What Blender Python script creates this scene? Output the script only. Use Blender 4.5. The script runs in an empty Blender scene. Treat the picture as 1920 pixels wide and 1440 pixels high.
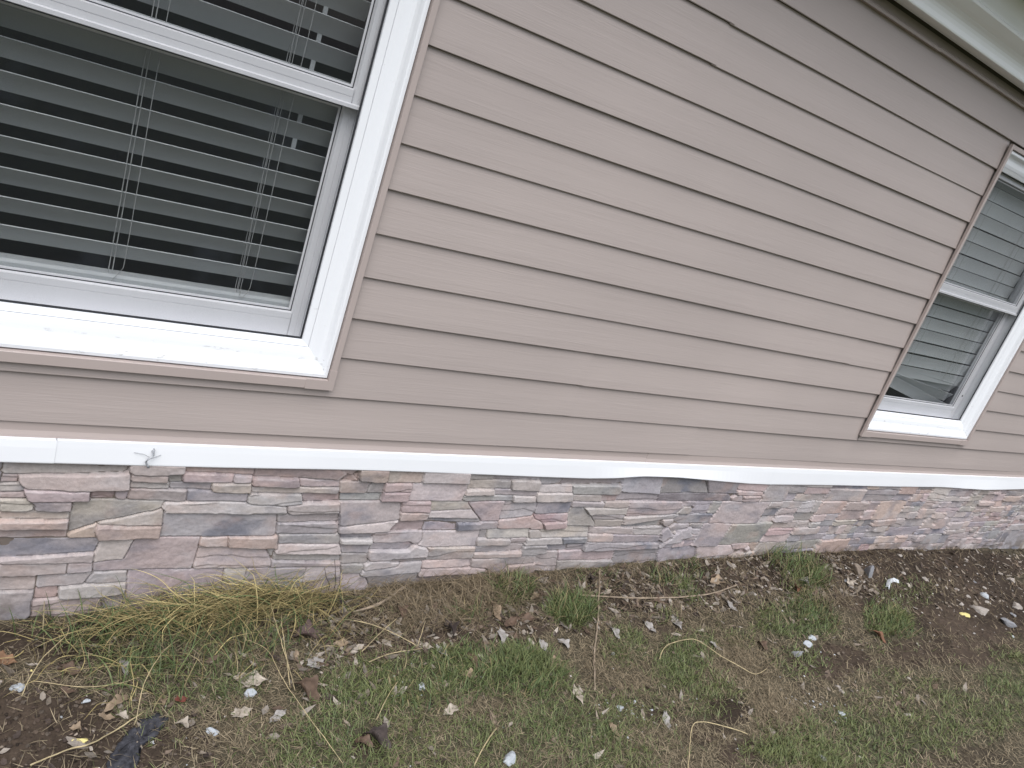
import bpy, bmesh, math, random
import numpy as np
from mathutils import Matrix, Vector

random.seed(7)
rng = np.random.default_rng(11)
scene = bpy.context.scene
C = scene.collection
R = math.radians

# ------------------------------------------------------------------ camera
cam = bpy.data.cameras.new("camera")
cam.sensor_width = 36.0
cam.lens = 1478.66 / 1920 * 36
cam.clip_start, cam.clip_end = 0.05, 600
cob = bpy.data.objects.new("camera", cam)
C.objects.link(cob)
right, fwd, up = Vector((0.808622, -0.49413, 0.31932)), Vector((0.581954, 0.751474, -0.310832)), Vector((-0.086369, 0.437175, 0.89522))
cob.matrix_world = Matrix(((right.x, up.x, -fwd.x, -0.95212), (right.y, up.y, -fwd.y, -2.02261),
                           (right.z, up.z, -fwd.z, 0.93499), (0, 0, 0, 1)))
scene.camera = cob

# ------------------------------------------------------------------ sky and sun (overcast)
SUN_EL, SUN_AZ = R(60), R(-155)          # azimuth from +Y towards +X: behind the camera
w = bpy.data.worlds.new("World")
scene.world = w
w.use_nodes = True
nt = w.node_tree
bgn = nt.nodes["Background"]
sky = nt.nodes.new("ShaderNodeTexSky")
sky.sky_type = 'NISHITA'
sky.sun_disc = False
sky.sun_elevation, sky.sun_rotation = SUN_EL, SUN_AZ
sky.air_density, sky.dust_density, sky.ozone_density = 1.0, 4.0, 1.0
hsv = nt.nodes.new("ShaderNodeHueSaturation")
hsv.inputs["Saturation"].default_value = 0.72
nt.links.new(sky.outputs[0], hsv.inputs["Color"])
nt.links.new(hsv.outputs[0], bgn.inputs[0])
bgn.inputs[1].default_value = 0.075
sl = bpy.data.lights.new("sun", 'SUN')
sl.energy, sl.angle, sl.color = 1.5, R(70), (0.90, 0.95, 1.0)
so = bpy.data.objects.new("sun", sl)
C.objects.link(so)
sd = Vector((math.sin(SUN_AZ) * math.cos(SUN_EL), math.cos(SUN_AZ) * math.cos(SUN_EL), math.sin(SUN_EL)))
so.rotation_euler = sd.to_track_quat('Z', 'Y').to_euler()
so.location = (-3, -8, 10)
vs = scene.view_settings
vs.view_transform, vs.look, vs.gamma, vs.use_curve_mapping = 'Standard', 'None', 1.0, False
vs.exposure = 1.25
scene.cycles.max_bounces = 8
scene.cycles.transparent_max_bounces = 12

# ------------------------------------------------------------------ helpers
def tag(o, label=None, cat=None, group=None, kind=None):
    for k, v in (("label", label), ("category", cat), ("group", group), ("kind", kind)):
        if v: o[k] = v
    return o

def empty(name, loc=(0, 0, 0), parent=None):
    o = bpy.data.objects.new(name, None)
    o.location = loc
    o.empty_display_size = 0.1
    C.objects.link(o)
    if parent: o.parent = parent
    return o

class MB:
    def __init__(s): s.v, s.f = [], []
    def quad(s, a, b, c, d):
        n = len(s.v); s.v += [a, b, c, d]; s.f.append((n, n + 1, n + 2, n + 3))
    def box(s, x0, x1, y0, y1, z0, z1):
        n = len(s.v)
        s.v += [(x, y, z) for x in (x0, x1) for y in (y0, y1) for z in (z0, z1)]
        s.f += [tuple(n + i for i in f) for f in ((0, 1, 3, 2), (4, 6, 7, 5), (0, 4, 5, 1), (2, 3, 7, 6), (0, 2, 6, 4), (1, 5, 7, 3))]
    def extrude_x(s, prof, x0, x1, caps=True):
        n, m = len(s.v), len(prof)
        s.v += [(x0, y, z) for y, z in prof] + [(x1, y, z) for y, z in prof]
        for i in range(m - 1): s.f.append((n + i, n + i + 1, n + m + i + 1, n + m + i))
        if caps:
            s.f.append(tuple(n + i for i in range(m))[::-1]); s.f.append(tuple(n + m + i for i in range(m)))
    def ring(s, x0, x1, z0, z1, prof, close=False):
        """mitred frame: prof = (inset of the sides and top, inset of the bottom, y)"""
        n, m = len(s.v), len(prof)
        for ds, db, y in prof:
            s.v += [(x0 + ds, y, z0 + db), (x1 - ds, y, z0 + db), (x1 - ds, y, z1 - ds), (x0 + ds, y, z1 - ds)]
        for k in range(m if close else m - 1):
            for c in range(4):
                a, b = n + 4 * k, n + 4 * ((k + 1) % m)
                s.f.append((a + c, a + (c + 1) % 4, b + (c + 1) % 4, b + c))
    def tube(s, pts, rad, seg=6):
        pts = [Vector(p) for p in pts]; n = len(s.v); m = len(pts)
        rad = rad if hasattr(rad, '__len__') else [rad] * m
        for i, p in enumerate(pts):
            t = (pts[min(i + 1, m - 1)] - pts[max(i - 1, 0)]).normalized()
            a = t.cross(Vector((0, 0.1, 1)) if abs(t.z) < .9 else Vector((1, 0, 0))).normalized(); b = t.cross(a)
            for k in range(seg):
                th = 2 * math.pi * k / seg
                s.v.append(tuple(p + (a * math.cos(th) + b * math.sin(th)) * rad[i]))
        for i in range(m - 1):
            for k in range(seg):
                s.f.append((n + i * seg + k, n + i * seg + (k + 1) % seg, n + (i + 1) * seg + (k + 1) % seg, n + (i + 1) * seg + k))
        s.f.append(tuple(n + k for k in range(seg))[::-1]); s.f.append(tuple(n + (m - 1) * seg + k for k in range(seg)))
    def build(s, name, mat, parent=None, smooth=False, bevel=0, recalc=True):
        me = bpy.data.meshes.new(name); me.from_pydata(s.v, [], s.f)
        bm = bmesh.new(); bm.from_mesh(me)
        bmesh.ops.remove_doubles(bm, verts=bm.verts, dist=1e-5)
        if recalc: bmesh.ops.recalc_face_normals(bm, faces=bm.faces)
        bm.to_mesh(me); bm.free()
        o = bpy.data.objects.new(name, me); C.objects.link(o); me.materials.append(mat)
        if smooth: me.polygons.foreach_set('use_smooth', [True] * len(me.polygons))
        if bevel:
            b = o.modifiers.new('bevel', 'BEVEL'); b.width = bevel; b.segments = 2; b.limit_method = 'ANGLE'
        if parent: o.parent = parent
        return o

def np_mesh(name, V, F, mat, col=None, smooth=True, parent=None):
    """V (n,3), F (m,4) or (m,3)"""
    me = bpy.data.meshes.new(name)
    k = F.shape[1]
    me.vertices.add(len(V)); me.vertices.foreach_set('co', V.astype(np.float32).ravel())
    me.loops.add(F.size); me.loops.foreach_set('vertex_index', F.astype(np.int32).ravel())
    me.polygons.add(len(F)); me.polygons.foreach_set('loop_start', np.arange(0, F.size, k, dtype=np.int32))
    me.polygons.foreach_set('use_smooth', np.full(len(F), smooth))
    if col is not None:
        a = me.color_attributes.new('Col', 'FLOAT_COLOR', 'POINT')
        a.data.foreach_set('color', np.concatenate([col, np.ones((len(col), 1))], 1).astype(np.float32).ravel())
    me.update(calc_edges=True); me.validate()
    me.materials.append(mat)
    o = bpy.data.objects.new(name, me); C.objects.link(o)
    if parent: o.parent = parent
    return o

def vnoise(x, y, seed=0):
    xi, yi = np.floor(x).astype(np.int64), np.floor(y).astype(np.int64)
    fx, fy = x - xi, y - yi
    fx, fy = fx * fx * (3 - 2 * fx), fy * fy * (3 - 2 * fy)
    def h(a, b):
        n = (a * 374761393 + b * 668265263 + seed * 982451653) & 0x7fffffff
        n = ((n ^ (n >> 13)) * 1274126177) & 0x7fffffff
        return ((n ^ (n >> 16)) & 0xffff) / 65535.0
    return (h(xi, yi) * (1 - fx) + h(xi + 1, yi) * fx) * (1 - fy) + (h(xi, yi + 1) * (1 - fx) + h(xi + 1, yi + 1) * fx) * fy

def fbm(x, y, seed=0, oct=4):
    s, a, t = 0, 1.0, 0
    for i in range(oct):
        s = s + a * vnoise(x * 2 ** i, y * 2 ** i, seed + i); t += a; a *= .5
    return s / t - .5

def sstep(a, b, x):
    t = np.clip((x - a) / (b - a), 0, 1); return t * t * (3 - 2 * t)

# ------------------------------------------------------------------ materials
def mat(name, color, rough=.6, spec=.5, var=0.0, vscale=6.0, vcolor=None, bump=0.0, bscale=80, stretch=(1, 1, 1), detail=4):
    m = bpy.data.materials.new(name); m.use_nodes = True
    t = m.node_tree; p = t.nodes["Principled BSDF"]
    p.inputs["Base Color"].default_value = (*color, 1); p.inputs["Roughness"].default_value = rough
    p.inputs["Specular IOR Level"].default_value = spec
    tc = t.nodes.new("ShaderNodeTexCoord"); mp = t.nodes.new("ShaderNodeMapping")
    mp.inputs["Scale"].default_value = stretch
    t.links.new(tc.outputs["Object"], mp.inputs[0])
    if var or vcolor:
        n = t.nodes.new("ShaderNodeTexNoise"); n.inputs["Scale"].default_value = vscale; n.inputs["Detail"].default_value = 5
        t.links.new(mp.outputs[0], n.inputs["Vector"])
        r = t.nodes.new("ShaderNodeValToRGB"); r.color_ramp.elements[0].position = .3; r.color_ramp.elements[1].position = .72
        c0 = vcolor if vcolor else tuple(c * (1 - var) for c in color)
        r.color_ramp.elements[0].color = (*c0, 1); r.color_ramp.elements[1].color = (*(c * (1 + (0 if vcolor else var)) for c in color), 1)
        t.links.new(n.outputs["Fac"], r.inputs[0]); t.links.new(r.outputs[0], p.inputs["Base Color"])
    if bump:
        n2 = t.nodes.new("ShaderNodeTexNoise"); n2.inputs["Scale"].default_value = bscale; n2.inputs["Detail"].default_value = detail
        t.links.new(mp.outputs[0], n2.inputs["Vector"])
        b = t.nodes.new("ShaderNodeBump"); b.inputs["Strength"].default_value = bump; b.inputs["Distance"].default_value = .002
        t.links.new(n2.outputs["Fac"], b.inputs["Height"]); t.links.new(b.outputs[0], p.inputs["Normal"])
    return m

def attr_mat(name, rough=.7, spec=.3, bump=0.0, bscale=150, trans=0.0, speck=0.0):
    m = bpy.data.materials.new(name); m.use_nodes = True
    t = m.node_tree; p = t.nodes["Principled BSDF"]; p.inputs["Roughness"].default_value = rough
    p.inputs["Specular IOR Level"].default_value = spec
    a = t.nodes.new("ShaderNodeAttribute"); a.attribute_name = 'Col'
    src = a.outputs["Color"]
    tc = t.nodes.new("ShaderNodeTexCoord")
    if speck:
        n = t.nodes.new("ShaderNodeTexNoise"); n.inputs["Scale"].default_value = bscale; n.inputs["Detail"].default_value = 6; n.inputs["Roughness"].default_value = .7
        t.links.new(tc.outputs["Object"], n.inputs["Vector"])
        r = t.nodes.new("ShaderNodeMapRange"); r.inputs[1].default_value, r.inputs[2].default_value = .3, .7
        r.inputs[3].default_value, r.inputs[4].default_value = 1 - speck, 1 + speck
        t.links.new(n.outputs["Fac"], r.inputs[0])
        mx = t.nodes.new("ShaderNodeMix"); mx.data_type = 'RGBA'; mx.blend_type = 'MULTIPLY'; mx.inputs[0].default_value = 1
        t.links.new(src, mx.inputs[6]); t.links.new(r.outputs[0], mx.inputs[7]); src = mx.outputs[2]
    t.links.new(src, p.inputs["Base Color"])
    if bump:
        n2 = t.nodes.new("ShaderNodeTexNoise"); n2.inputs["Scale"].default_value = bscale; n2.inputs["Detail"].default_value = 7; n2.inputs["Roughness"].default_value = .65
        t.links.new(tc.outputs["Object"], n2.inputs["Vector"])
        b = t.nodes.new("ShaderNodeBump"); b.inputs["Strength"].default_value = bump; b.inputs["Distance"].default_value = .003
        t.links.new(n2.outputs["Fac"], b.inputs["Height"]); t.links.new(b.outputs[0], p.inputs["Normal"])
    return m

def siding_mat():
    m = mat("tan_vinyl", (.378, .320, .297), rough=.48, spec=.35)
    t = m.node_tree; p = t.nodes["Principled BSDF"]; tc = t.nodes.new("ShaderNodeTexCoord")
    def noise(scale, det, dist=0, rough=.5):
        mp = t.nodes.new("ShaderNodeMapping"); mp.inputs["Scale"].default_value = scale
        t.links.new(tc.outputs["Object"], mp.inputs[0])
        n = t.nodes.new("ShaderNodeTexNoise"); n.inputs["Scale"].default_value = 1; n.inputs["Detail"].default_value = det
        n.inputs["Distortion"].default_value = dist; n.inputs["Roughness"].default_value = rough
        t.links.new(mp.outputs[0], n.inputs["Vector"]); return n
    g = noise((7, 7, 190), 3, .9, .55)          # embossed wood grain, long in X
    g2 = noise((2.2, 2.2, 45), 2, .6)
    mul = t.nodes.new("ShaderNodeMath"); mul.operation = 'MULTIPLY'
    t.links.new(g.outputs["Fac"], mul.inputs[0]); t.links.new(g2.outputs["Fac"], mul.inputs[1])
    b = t.nodes.new("ShaderNodeBump"); b.inputs["Strength"].default_value = .5; b.inputs["Distance"].default_value = .0022
    t.links.new(mul.outputs[0], b.inputs["Height"]); t.links.new(b.outputs[0], p.inputs["Normal"])
    d = noise((.9, .9, 1.6), 4)                 # faint dust
    r = t.nodes.new("ShaderNodeValToRGB"); r.color_ramp.elements[0].position, r.color_ramp.elements[1].position = .3, .75
    r.color_ramp.elements[0].color = (.338, .290, .270, 1); r.color_ramp.elements[1].color = (.388, .332, .308, 1)
    t.links.new(d.outputs["Fac"], r.inputs[0]); t.links.new(r.outputs[0], p.inputs["Base Color"])
    return m

def dirty_white(name, color, dirt=(.20, .18, .15), rough=.42):
    """white vinyl; grime gathers on the sill, which is the lowest 11 cm of the window"""
    m = mat(name, color, rough=rough, spec=.4, bump=.08, bscale=9)
    t = m.node_tree; p = t.nodes["Principled BSDF"]; tc = t.nodes.new("ShaderNodeTexCoord")
    def noise(scale, det, sc):
        mp = t.nodes.new("ShaderNodeMapping"); mp.inputs["Scale"].default_value = sc
        t.links.new(tc.outputs["Object"], mp.inputs[0])
        n = t.nodes.new("ShaderNodeTexNoise"); n.inputs["Scale"].default_value = scale; n.inputs["Detail"].default_value = det; n.inputs["Roughness"].default_value = .7
        t.links.new(mp.outputs[0], n.inputs["Vector"]); return n
    n = noise(42, 8, (.5, 1, 1.6)); sx = t.nodes.new("ShaderNodeSeparateXYZ"); t.links.new(tc.outputs["Object"], sx.inputs[0])
    z = t.nodes.new("ShaderNodeMapRange"); z.interpolation_type = 'SMOOTHSTEP'
    z.inputs[1].default_value, z.inputs[2].default_value, z.inputs[3].default_value, z.inputs[4].default_value = .115, .070, 0, .095
    t.links.new(sx.outputs[2], z.inputs[0])
    ad = t.nodes.new("ShaderNodeMath"); ad.operation = 'ADD'; t.links.new(n.outputs["Fac"], ad.inputs[0]); t.links.new(z.outputs[0], ad.inputs[1])
    r = t.nodes.new("ShaderNodeMapRange"); r.inputs[1].default_value, r.inputs[2].default_value, r.inputs[3].default_value, r.inputs[4].default_value = .66, .80, 0, .6
    t.links.new(ad.outputs[0], r.inputs[0])
    mx = t.nodes.new("ShaderNodeMix"); mx.data_type = 'RGBA'; mx.inputs[6].default_value = (*color, 1); mx.inputs[7].default_value = (*dirt, 1)
    t.links.new(r.outputs[0], mx.inputs[0]); t.links.new(mx.outputs[2], p.inputs["Base Color"])
    return m

def glass_mat():
    m = bpy.data.materials.new("window_glass"); m.use_nodes = True
    t = m.node_tree; t.nodes.remove(t.nodes["Principled BSDF"]); out = t.nodes["Material Output"]
    tr = t.nodes.new("ShaderNodeBsdfTransparent"); tr.inputs[0].default_value = (.925, .94, .945, 1)
    gl = t.nodes.new("ShaderNodeBsdfGlossy"); gl.inputs["Roughness"].default_value = .03
    df = t.nodes.new("ShaderNodeBsdfDiffuse"); df.inputs[0].default_value = (.35, .4, .5, 1)  # bluish smudges, part grime and part soft reflections painted into the pane
    fr = t.nodes.new("ShaderNodeFresnel"); fr.inputs[0].default_value = 1.8
    ge = t.nodes.new("ShaderNodeNewGeometry"); io = t.nodes.new("ShaderNodeMapRange")       # a thin pane reflects alike from both sides
    io.inputs[3].default_value, io.inputs[4].default_value = 1.8, 1 / 1.8
    t.links.new(ge.outputs["Backfacing"], io.inputs[0]); t.links.new(io.outputs[0], fr.inputs[0])
    tc = t.nodes.new("ShaderNodeTexCoord")
    n = t.nodes.new("ShaderNodeTexNoise"); n.inputs["Scale"].default_value = 4.5; n.inputs["Detail"].default_value = 7; n.inputs["Roughness"].default_value = .62
    t.links.new(tc.outputs["Object"], n.inputs["Vector"])
    r = t.nodes.new("ShaderNodeMapRange"); r.inputs[1].default_value, r.inputs[2].default_value = .56, .76; r.inputs[3].default_value, r.inputs[4].default_value = .002, .075
    t.links.new(n.outputs["Fac"], r.inputs[0])
    m1 = t.nodes.new("ShaderNodeMixShader"); m2 = t.nodes.new("ShaderNodeMixShader")
    t.links.new(r.outputs[0], m1.inputs[0]); t.links.new(tr.outputs[0], m1.inputs[1]); t.links.new(df.outputs[0], m1.inputs[2])
    t.links.new(fr.outputs[0], m2.inputs[0]); t.links.new(m1.outputs[0], m2.inputs[1]); t.links.new(gl.outputs[0], m2.inputs[2])
    t.links.new(m2.outputs[0], out.inputs[0])
    return m

def screen_mat():
    m = bpy.data.materials.new("insect_screen"); m.use_nodes = True
    t = m.node_tree; t.nodes.remove(t.nodes["Principled BSDF"]); out = t.nodes["Material Output"]
    tr = t.nodes.new("ShaderNodeBsdfTransparent"); df = t.nodes.new("ShaderNodeBsdfDiffuse"); df.inputs[0].default_value = (.03, .032, .038, 1)
    tc = t.nodes.new("ShaderNodeTexCoord"); mp = t.nodes.new("ShaderNodeMapping"); mp.inputs["Scale"].default_value = (520, 520, 520)
    t.links.new(tc.outputs["Object"], mp.inputs[0])
    ck = t.nodes.new("ShaderNodeTexNoise"); ck.inputs["Scale"].default_value = 1.0
    t.links.new(mp.outputs[0], ck.inputs["Vector"])
    r = t.nodes.new("ShaderNodeMapRange"); r.inputs[1].default_value, r.inputs[2].default_value = .3, .7; r.inputs[3].default_value, r.inputs[4].default_value = .19, .32
    t.links.new(ck.outputs["Fac"], r.inputs[0])
    mx = t.nodes.new("ShaderNodeMixShader")
    t.links.new(r.outputs[0], mx.inputs[0]); t.links.new(tr.outputs[0], mx.inputs[1]); t.links.new(df.outputs[0], mx.inputs[2]); t.links.new(mx.outputs[0], out.inputs[0])
    return m

M_SIDE = siding_mat()
M_TRIM = mat("tan_trim", (.383, .322, .298), rough=.45, spec=.4, var=.03, vscale=3)
M_CASE = dirty_white("white_casing", (.74, .75, .77))
M_BAND = mat("white_band", (.81, .82, .84), rough=.38, spec=.4, var=.02, vscale=2.5, bump=.1, bscale=5)
M_SASH = mat("white_sash", (.78, .78, .80), rough=.42, var=.03, vscale=4, bump=.05, bscale=30)
M_BLACK = mat("black_seal_and_shadow", (.02, .021, .025), rough=.6)  # glazing seals, weep hole and the painted gap shadow
M_GLASS = glass_mat()
M_SCREEN = screen_mat()
M_SLAT = mat("white_slat", (.57, .585, .585), rough=.4, var=.04, vscale=3)
M_CORD = mat("blind_cord", (.46, .46, .45), rough=.8)
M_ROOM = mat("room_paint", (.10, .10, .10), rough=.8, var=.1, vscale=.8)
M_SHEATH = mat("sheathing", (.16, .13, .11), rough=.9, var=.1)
M_GUT = mat("white_gutter", (.85, .86, .86), rough=.35, spec=.5, var=.04, vscale=2)
M_ROOF = mat("grey_shingle", (.09, .088, .085), rough=.9, var=.3, vscale=25, bump=.5, bscale=120)
M_STONE = attr_mat("ledge_stone", rough=.85, spec=.2, bump=.6, bscale=85, speck=.14)

# ------------------------------------------------------------------ data measured in metres
STONES = """G0 -825,-241 -711,-237 -536,-240 -539,-278 -701,-287 -820,-290
B0 -820,-290 -781,-289 -778,-315 -818,-316
P2 -781,-289 -523,-281 -518,-329 -671,-332 -765,-327 -780,-310
L1 -818,-316 -780,-310 -765,-328 -770,-340 -815,-342
P1 -815,-342 -770,-340 -760,-357 -813,-359
P2 -765,-331 -611,-332 -611,-365 -749,-365
R0 -611,-332 -551,-332 -549,-359 -609,-359
P1 -551,-331 -518,-329 -520,-360 -549,-359
P2 -522,-245 -386,-242 -382,-278 -517,-281
T0 -386,-242 -192,-240 -187,-277 -381,-272
P2 -519,-281 -424,-282 -422,-305 -515,-306
G0 -424,-280 -390,-272 -384,-304 -422,-305
P1 -390,-272 -247,-275 -247,-302 -384,-304
L2 -244,-278 -195,-279 -192,-301 -241,-302
G1 -517,-306 -417,-305 -416,-325 -516,-326
D0 -417,-305 -301,-306 -302,-327 -416,-325
S2 -301,-305 -192,-301 -185,-337 -298,-333
G1 -516,-326 -368,-330 -363,-369 -520,-360
D1 -365,-330 -192,-338 -195,-360 -361,-367
T1 -192,-240 75,-239 143,-244 150,-290 -47,-283 -188,-283
T2 -188,-283 -47,-285 -39,-314 -184,-314
P1 -47,-285 89,-291 93,-317 -39,-314
S1 -184,-314 96,-317 90,-339 -27,-339 -182,-336
G2 -182,-336 -25,-339 -20,-370 -64,-376 -185,-371 -189,-354
B0 -25,-339 102,-339 109,-366 -15,-365
S1 -813,-360 -748,-363 -733,-384 -751,-401 -810,-398
L2 -745,-367 -650,-368 -648,-399 -730,-398
S0 -810,-398 -652,-400 -651,-427 -807,-424
T2 -807,-424 -651,-424 -649,-455 -804,-451
T0 -804,-451 -649,-455 -650,-484 -801,-481
S0 -648,-368 -416,-366 -447,-404 -585,-440 -634,-462 -650,-467
S1 -585,-440 -474,-410 -417,-399 -412,-447 -513,-450
T1 -649,-473 -583,-443 -577,-487 -648,-481
T2 -582,-449 -413,-450 -416,-489 -570,-490 -583,-469
L2 -417,-372 -309,-366 -274,-366 -62,-386 -61,-412 -414,-405
V1 -414,-406 -86,-415 -76,-494 -412,-487
L2 -62,-383 107,-370 114,-408 -43,-416
G1 -86,-415 112,-411 118,-445 -79,-445
D1 -79,-445 115,-445 124,-490 -70,-484
D0 -801,-487 -562,-493 -574,-534 -795,-546
L2 -795,-546 -574,-534 -574,-570 -793,-562
P1 -793,-562 -637,-569 -634,-608 -789,-604
L1 -637,-569 -574,-570 -572,-601 -635,-605
L1 -562,-493 -479,-490 -496,-562 -572,-570 -571,-540
M0 -480,-489 -297,-496 -300,-605 -405,-598 -567,-600 -572,-570 -496,-562
T1 -295,-496 -217,-496 -212,-532 -297,-525
T2 -217,-496 -64,-494 -59,-542 -210,-532
P1 -296,-527 -93,-543 -67,-582 -64,-606 -300,-605
G0 -93,-543 -71,-541 -66,-585
G1 -63,-490 144,-494 153,-530 -58,-521
L2 -58,-523 154,-533 164,-569 -54,-566
G0 -57,-565 114,-570 169,-587 174,-606 -57,-589
P2 -59,-591 174,-606 175,-621 -59,-616
S0 -789,-609 -707,-613 -707,-653 -784,-652
G1 -784,-654 -708,-659 -706,-737 -776,-736
G0 -706,-606 -567,-606 -584,-639 -701,-650
L1 -567,-603 -480,-606 -477,-641 -584,-639
L2 -648,-652 -479,-644 -478,-681 -646,-682
P0 -703,-650 -648,-649 -646,-682 -703,-686
P1 -707,-689 -536,-695 -522,-760 -703,-747
V0 -536,-694 -478,-681 -472,-749 -524,-747
M1 -477,-607 -206,-617 -207,-678 -286,-678 -291,-734 -290,-768 -470,-766
G1 -207,-678 -208,-725 -210,-773 -290,-768 -291,-738 -286,-678
L1 -203,-618 -135,-619 -134,-659 -199,-665
L1 -135,-619 57,-620 53,-666 -134,-659
L2 -199,-665 53,-668 55,-698 -198,-695
P0 -198,-695 55,-698 76,-788 -210,-773
L1 60,-620 179,-624 192,-672 59,-681
P0 60,-684 192,-674 225,-795 76,-788
T1 76,-242 144,-247 152,-286 88,-289
T2 144,-247 246,-241 257,-288 152,-286
P1 89,-293 192,-296 194,-336 102,-340
G1 195,-306 245,-302 252,-336 194,-336
D0 103,-342 252,-338 250,-364 109,-366
S1 253,-243 383,-244 385,-293 254,-292
L2 382,-251 567,-251 574,-290 387,-290
P2 250,-297 352,-297 359,-329 252,-326
P2 253,-329 353,-331 354,-366 253,-364
W1 352,-297 575,-293 575,-366 357,-364
G1 567,-251 676,-250 671,-276 569,-276
G0 676,-250 884,-251 888,-273 678,-274
S0 569,-278 752,-280 759,-311 581,-320
G2 758,-276 885,-274 894,-317 769,-314
L2 577,-320 694,-315 700,-341 577,-342
L1 694,-315 896,-321 891,-341 700,-341
G1 577,-342 785,-343 789,-364 574,-364
L2 789,-343 892,-343 899,-368 794,-368
D0 896,-251 1008,-248 992,-292 893,-294
G0 1010,-252 1304,-251 1303,-288 1063,-291 992,-292
L1 890,-298 1056,-296 1064,-324 895,-329
G2 1056,-296 1303,-288 1316,-335 1073,-334
L2 895,-329 1070,-328 1082,-365 901,-364
S1 1074,-336 1228,-335 1240,-369 1087,-365
R0 1228,-335 1317,-337 1321,-365 1242,-365
V1 1310,-242 1532,-233 1552,-329 1335,-322
V0 1336,-325 1548,-332 1555,-365 1326,-365
K0 1540,-237 1635,-231 1804,-245 1868,-323 1555,-325
D1 1801,-241 2049,-245 2063,-327 1862,-323
K1 1557,-329 1719,-319 2066,-332 2052,-370 1566,-365
P1 2059,-250 2285,-251 2278,-311 2048,-303
P2 2051,-308 2274,-316 2274,-336 2066,-332
P2 2112,-333 2288,-336 2294,-366 2127,-366
L1 2021,-332 2112,-333 2132,-371 2036,-366
M1 110,-370 332,-371 344,-442 134,-459
L2 134,-459 344,-442 317,-467 318,-481 141,-484
P2 334,-369 448,-369 455,-411 340,-410
P2 341,-411 452,-413 456,-444 345,-446
P0 345,-446 453,-448 452,-489 319,-485
S0 449,-371 600,-374 629,-402 459,-411
L1 455,-411 625,-402 672,-444 457,-437
M1 604,-375 758,-368 763,-454 691,-453
D0 453,-437 680,-446 687,-464 452,-455
V0 452,-455 586,-462 594,-495 452,-489
V1 585,-460 760,-458 767,-486 597,-493
V0 763,-372 918,-372 914,-437 769,-450
V1 918,-372 1084,-369 1093,-418 926,-425
R1 769,-450 921,-433 931,-457 979,-466 994,-491 775,-486
R1 919,-429 1087,-427 1095,-464 979,-466
R2 983,-466 1098,-460 1105,-497 998,-491
G1 1085,-402 1158,-398 1259,-481 1110,-477
L2 1089,-369 1261,-373 1262,-395 1090,-392
P2 1259,-369 1394,-369 1394,-400 1271,-395
L2 1163,-398 1399,-400 1404,-431 1200,-428
G1 1219,-428 1402,-435 1397,-457 1236,-454
S1 1242,-456 1402,-457 1408,-488 1269,-491
M1 1404,-369 1823,-368 1828,-408 1652,-443 1416,-444
L2 1401,-444 1736,-430 1738,-454 1416,-484
P2 1643,-457 1844,-455 1858,-489 1653,-485
G0 1416,-484 1640,-461 1658,-494 1415,-493
D0 143,-491 259,-494 259,-516 148,-512
L2 148,-512 262,-516 262,-537 154,-533
D1 154,-533 262,-537 267,-578 164,-569
G1 165,-573 267,-578 275,-619 176,-614
L1 264,-491 454,-493 461,-527 337,-533 277,-534
M0 271,-536 408,-540 422,-570 269,-563
L2 269,-563 505,-572 500,-601 358,-601 272,-596
G1 365,-601 497,-602 497,-616 368,-613
L1 457,-493 700,-500 700,-563 517,-563 468,-538
S1 502,-564 697,-567 708,-619 509,-617
G0 701,-492 730,-494 739,-528 706,-527
L1 729,-493 925,-494 938,-535 739,-528
L2 696,-531 853,-538 857,-557 704,-563
L1 853,-538 929,-535 935,-560 857,-559
M0 704,-565 934,-568 919,-597 707,-595
P2 703,-595 924,-597 926,-614 708,-619
L1 930,-506 987,-508 995,-537 938,-535
S0 986,-504 1106,-490 1230,-493 1243,-541 999,-535
L2 926,-539 1110,-541 1123,-570 932,-564
D1 1110,-541 1245,-546 1250,-577 1124,-572
V2 927,-572 1052,-576 1060,-616 934,-613
D0 1046,-573 1153,-575 1159,-599 1053,-599
V0 1154,-577 1241,-579 1247,-603 1165,-601
L1 1237,-498 1486,-499 1503,-532 1250,-524
P2 1251,-526 1383,-532 1393,-562 1256,-558
V1 1385,-535 1675,-546 1684,-584 1396,-569
D2 1256,-568 1685,-586 1694,-613 1252,-612
G1 1486,-499 1666,-499 1675,-546 1505,-536
L2 1676,-527 1766,-525 1779,-559 1685,-565
V2 1772,-525 1876,-499 1900,-573 1691,-609
G1 177,-617 263,-622 267,-659 188,-657
L1 188,-657 261,-662 305,-711 210,-741
L2 267,-614 394,-618 398,-641 270,-648
V2 397,-626 489,-623 498,-663 263,-670 263,-648
G1 296,-680 482,-669 504,-750 325,-747
P1 493,-623 706,-623 710,-656 494,-651
P2 495,-655 711,-658 774,-676 770,-688 498,-686
P0 492,-690 770,-688 767,-746 509,-742
P1 706,-623 1011,-627 1016,-661 710,-656
P2 884,-658 1023,-657 1049,-742 925,-741
M0 1014,-614 1122,-611 1154,-705 1034,-706
P0 1122,-611 1438,-612 1447,-663 1137,-655
L1 1137,-655 1252,-666 1454,-677 1483,-735 1157,-723
D0 1439,-614 1703,-619 1753,-733 1480,-730
V0 1703,-619 1949,-614 2009,-739 1753,-733
L1 1974,-615 2392,-627 2403,-665 1991,-687
G1 1991,-687 2403,-665 2433,-710 2022,-740"""
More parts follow.
